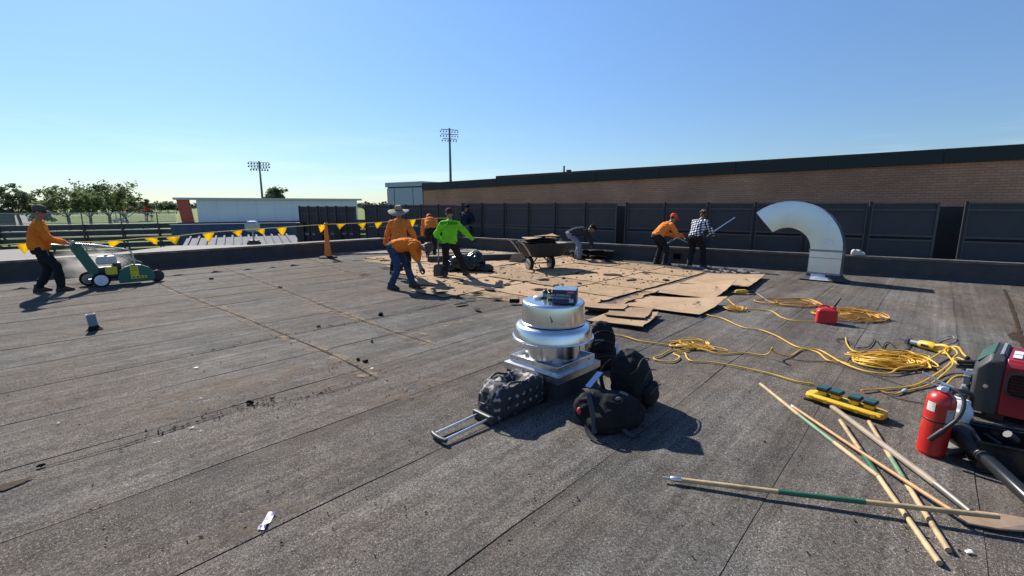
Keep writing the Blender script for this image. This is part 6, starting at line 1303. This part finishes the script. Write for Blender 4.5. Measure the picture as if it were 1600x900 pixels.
def plaid():
    m = cloth('plaid_shirt', (.5, .5, .5)); n, l = m.node_tree.nodes, m.node_tree.links; b = n['Principled BSDF']; t = n.new('ShaderNodeTexCoord'); q = n.new('ShaderNodeMapping'); q.inputs['Rotation'].default_value = (.0, .25, .1); l.new(t.outputs['Object'], q.inputs[0]); c = None
    for ax_ in ('X', 'Z'):
        w = n.new('ShaderNodeTexWave'); w.bands_direction = ax_; w.inputs['Scale'].default_value = 4.6; l.new(q.outputs[0], w.inputs[0]); r = n.new('ShaderNodeValToRGB'); r.color_ramp.elements[0].position = .35; r.color_ramp.elements[0].color = (.12, .13, .17, 1); r.color_ramp.elements[1].position = .62; r.color_ramp.elements[1].color = (.95, .95, .97, 1); l.new(w.outputs['Fac'], r.inputs[0])
        if c is None: c = r
        else: k = n.new('ShaderNodeMixRGB'); k.blend_type = 'MULTIPLY'; k.inputs[0].default_value = 1; l.new(c.outputs[0], k.inputs[1]); l.new(r.outputs[0], k.inputs[2]); l.new(k.outputs[0], b.inputs['Base Color'])
    return m
M_CAPG = cloth('grey_cap', (.085, .082, .075)); M_STRAW = mat('grey_straw', (.30, .26, .21), .85, 0, .2, 40, .5, 90); M_CAPO = cloth('orange_cap', (.80, .09, .02)); M_CAPD = cloth('maroon_dark_cap', (.10, .028, .035)); M_HAIRB = mat('brown_hair', (.055, .030, .018), .7, 0, .3, 30)
def pockets(r, j):
    for s in (0, 1):
        p = j['hip'][s].lerp(j['knees'][s], .2) + Vector(((-1, 1)[s] * .07, .07, 0)); MB().box(p, (.06, .02, .12), Matrix.Rotation(.2, 3, 'X')).build('pocket', mat('tan_pouch', (.20, .15, .09), .8), r, 0, .01)
R90 = -math.pi / 2
# 1 man with the cutter, seen side on, facing right
mf = math.atan2(fwd.y, fwd.x)
p1 = G(76, 456); person('stout roofer in orange sweatshirt, grey cap and sunglasses pushing the cutter', p1, mf + R90, (0, -.02, .90), 6, [(-.11, -.13, 0, 4), (.11, .20, 0, -4)], [(-.20, .36, .99), (.16, .36, .99)], S_OR, P_BLK, ('cap', M_CAPG), head_pitch=10, head_yaw=-20, belly=.035, seed=1, gloves=False, glasses=True, extra=pockets)
# 2 straw hat, back to us
p2 = G(626, 434); person('roofer in orange sweatshirt and wide brimmed straw hat seen from behind', p2, .05, (0, 0, .88), 14, [(-.20, .05, 0, 10), (.18, .12, 0, -8)], [(-.36, .16, .80), (.36, .24, .86)], S_OR2, P_BLK, ('straw', M_STRAW), head_pitch=-22, seed=2)
# 3 bent over, facing right
p3 = G(641, 451); 
def knee_pad(r, j):
    for s in (0, 1): MB().box(j['knees'][s] + Vector((0, .075, 0)), (.11, .03, .14)).build('knee_patch', cloth('dark_patch', (.03, .03, .035)), r, 0, .012)
person('bent over roofer in orange top and blue jeans reaching down to the roof', p3, R90 - .15, (0, -.30, .88), 74, [(-.13, .02, 0, 8), (.15, -.36, 0, -8)], [(.22, .34, .12), (-.20, .36, .08)], S_OR, P_JEAN, ('cap', M_CAPG), lean2=102, head_pitch=35, head_yaw=-10, seed=3, armskin=S_GREY, short=True, elbow=((-.3, -.4, .4), (.3, -.4, .4)), extra=knee_pad)
# 4 orange, behind, bending away
p4_ = G(674, 403); person('roofer in faded orange stooping behind the pennant line, half hidden', p4_, .25, (0, -.10, .97), 40, [(-.12, 0, 0, 6), (.12, .06, 0, -6)], [(-.26, .46, .70), (.24, .48, .68)], S_OR2, P_BLK, ('cap', M_CAPO), lean2=72, head_pitch=30, seed=4)
# 5 green
def logo(r, j):
    o_ = j['chest'] + j['d2'] * .085 - j['f2'] * .146; text('back_print', 'FORCON', .098, mat('black_print', (.012, .014, .012), .8), r, frame(o_, j['SX'], j['d2'] + j['SX'] * .16), 'CENTER', .006)
p5 = G(704, 434); person('roofer in bright green sweatshirt with black print seen from behind', p5, -.10, (0, -.06, .86), 16, [(-.13, -.04, 0, 12), (.30, .34, 0, -18)], [(-.22, .16, .84), (.52, .34, .90)], S_GR, P_BLK, ('cap', M_CAPD, M_HAIR), head_pitch=26, head_yaw=25, seed=5, extra=logo, elbow=((-1, -.4, -.2), None))
# 6 navy far
p6_ = G(726, 386); person('roofer in navy jacket and khaki trousers holding a tall bar near the corner', p6_, -.55, (0, 0, .92), 12, [(-.12, 0, 0, 5), (.14, .08, 0, -5)], [(-.02, .48, 1.0), (.30, .46, 1.12)], S_NAVY, P_KHA, ('cap', cloth('black_cap', (.015, .015, .016))), head_pitch=20, seed=6)
# 7 stooping grey
p7 = G(902, 406.5); person('roofer in dark shirt and pale jeans stooping low beside the wheelbarrow', p7, R90 - .1, (0, -.22, .84), 66, [(-.10, -.02, 0, 8), (.12, .06, 0, -8)], [(.16, .50, .40), (-.16, .52, .42)], S_DARK, P_LJEAN, ('cap', cloth('black_cap', (.015, .015, .016))), lean2=98, head_pitch=-10, seed=7, elbow=((-.3, -.2, .5), (.3, -.2, .5)))
# 8 orange with orange cap by the parapet
p8 = G(1031, 413.5); person('roofer in orange sweatshirt and orange cap prying at the parapet', p8, R90 + .25, (0, -.14, .86), 42, [(-.13, -.05, 0, 8), (.14, .08, 0, -8)], [(-.10, .54, .80), (.20, .58, .84)], S_OR2, P_BLK, ('cap', M_CAPO), lean2=56, head_pitch=-5, seed=8, gloves=False)
# 9 plaid
p9 = G(1085, 417.5); person('curly haired roofer in black and white plaid shirt holding a long bar', p9, R90 + .70, (0, -.08, .88), 30, [(-.15, -.05, 0, 8), (.18, .10, 0, -8)], [(-.12, .50, .98), (.26, .46, .92)], plaid(), P_BLK, ('curly', M_HAIRB), lean2=38, head_pitch=8, seed=9)
bpy.context.view_layer.update()
# ---- hand tools
def tool(name, label, cat, segs, m, r=.017):
    o_ = v2(segs[0]); root = thing(name, label, cat, o_); MB().tube([Vector(p) - o_ for p in segs], r, 10).build('shaft', m, root); return root, o_
ps = v2(p5) + Vector((-.29, .06, 0)); s5 = thing('flat_shovel', 'long handled square shovel held upright by the green shirted man', 'shovel', ps + Vector((0, 0, .03)), .1)
MB().tube([(0, 0, .30), (.01, .03, 1.10)], .018, 10).build('shaft', M_WOODG, s5); MB().tube([(0, -.005, .24), (0, 0, .40)], .024, 10).build('socket', M_STEELD, s5)
MB().loft([[(x * w, y0 - .03 * (1 - x * x), z) for x in (-1, -.5, 0, .5, 1)] + [(x * w, y0 + .006 - .03 * (1 - x * x), z) for x in (1, .5, 0, -.5, -1)] for w, y0, z in ((.13, -.02, .0), (.135, -.01, .14), (.12, .0, .26), (.05, .0, .30))]).build('blade', M_STEELD, s5, 40)
q = AT(742, 324, p6_.y - .25); e = G(743, 388); t6, o_ = tool('pry_bar', 'tall dark bar held upright by the man in the navy jacket', 'bar', [Vector((e.x, p6_.y - .25, .01)), Vector((q.x, q.y, q.z))], M_STEELD, .018)
MB().box((0, 0, .06), (.16, .03, .12)).build('blade', M_STEELD, t6)
hz = AT(1058, 371, p8.y + .12); lo_ = AT(1044, 380, p8.y - .05); hi = AT(1072, 374, p8.y + .3); t8, o_ = tool('flat_bar', 'bright short blade in the hands of the man with the orange cap', 'bar', [lo_, lo_.lerp(hz, .6), hz, AT(1075, 379, p8.y + .35)], mat('bright_steel', (.75, .76, .78), .2, 1), .016)
MB().slab([lo_ - o_ + Vector((-.05, 0, -.03)), lo_ - o_ + Vector((.17, .05, .09)), lo_ - o_ + Vector((.14, .05, .13)), lo_ - o_ + Vector((-.05, 0, .01))], (0, 1, 0), .012).build('blade', MATS['bright_steel'], t8)
a9, b9 = AT(1104, 369, p9.y - .06), AT(1148, 340, p9.y + .25); tool('long_bar', 'long shiny bar slanting up in the hands of the plaid shirted man', 'bar', [a9, b9], MATS['bright_steel'], .017)
# ------------------------------------------------------------------ dust drifting behind the cutter
dm = bpy.data.materials.new('drifting_dust'); dm.use_nodes = True; n, l = dm.node_tree.nodes, dm.node_tree.links; n.remove(n['Principled BSDF']); pv = n.new('ShaderNodeVolumePrincipled'); pv.inputs['Color'].default_value = (.80, .76, .70, 1); pv.inputs['Anisotropy'].default_value = .45
tcx = n.new('ShaderNodeTexCoord'); nn = n.new('ShaderNodeTexNoise'); nn.inputs['Scale'].default_value = 2.2; nn.inputs['Detail'].default_value = 3; l.new(tcx.outputs['Object'], nn.inputs[0])
ln = n.new('ShaderNodeVectorMath'); ln.operation = 'LENGTH'; l.new(tcx.outputs['Object'], ln.inputs[0]); fo = n.new('ShaderNodeMapRange'); fo.inputs[1].default_value = 1; fo.inputs[2].default_value = .1; fo.inputs[3].default_value = 0; fo.inputs[4].default_value = 1; l.new(ln.outputs['Value'], fo.inputs[0])
mr = n.new('ShaderNodeMapRange'); mr.inputs[1].default_value = .38; mr.inputs[2].default_value = .7; mr.inputs[3].default_value = 0; mr.inputs[4].default_value = 3.0; l.new(nn.outputs[0], mr.inputs[0]); ml = n.new('ShaderNodeMath'); ml.operation = 'MULTIPLY'; l.new(fo.outputs[0], ml.inputs[0]); l.new(mr.outputs[0], ml.inputs[1]); l.new(ml.outputs[0], pv.inputs['Density']); l.new(pv.outputs[0], n['Material Output'].inputs['Volume'])
du = MB().ball((0, 0, 0), 1, 24, 14).build('dust_cloud', dm); du.location = v2(G(128, 444)) + Vector((0, .35, .42)); du.scale = (.95, .6, .46); tag(du, 'thin pale dust drifting behind the cutter', 'dust', kind='stuff')
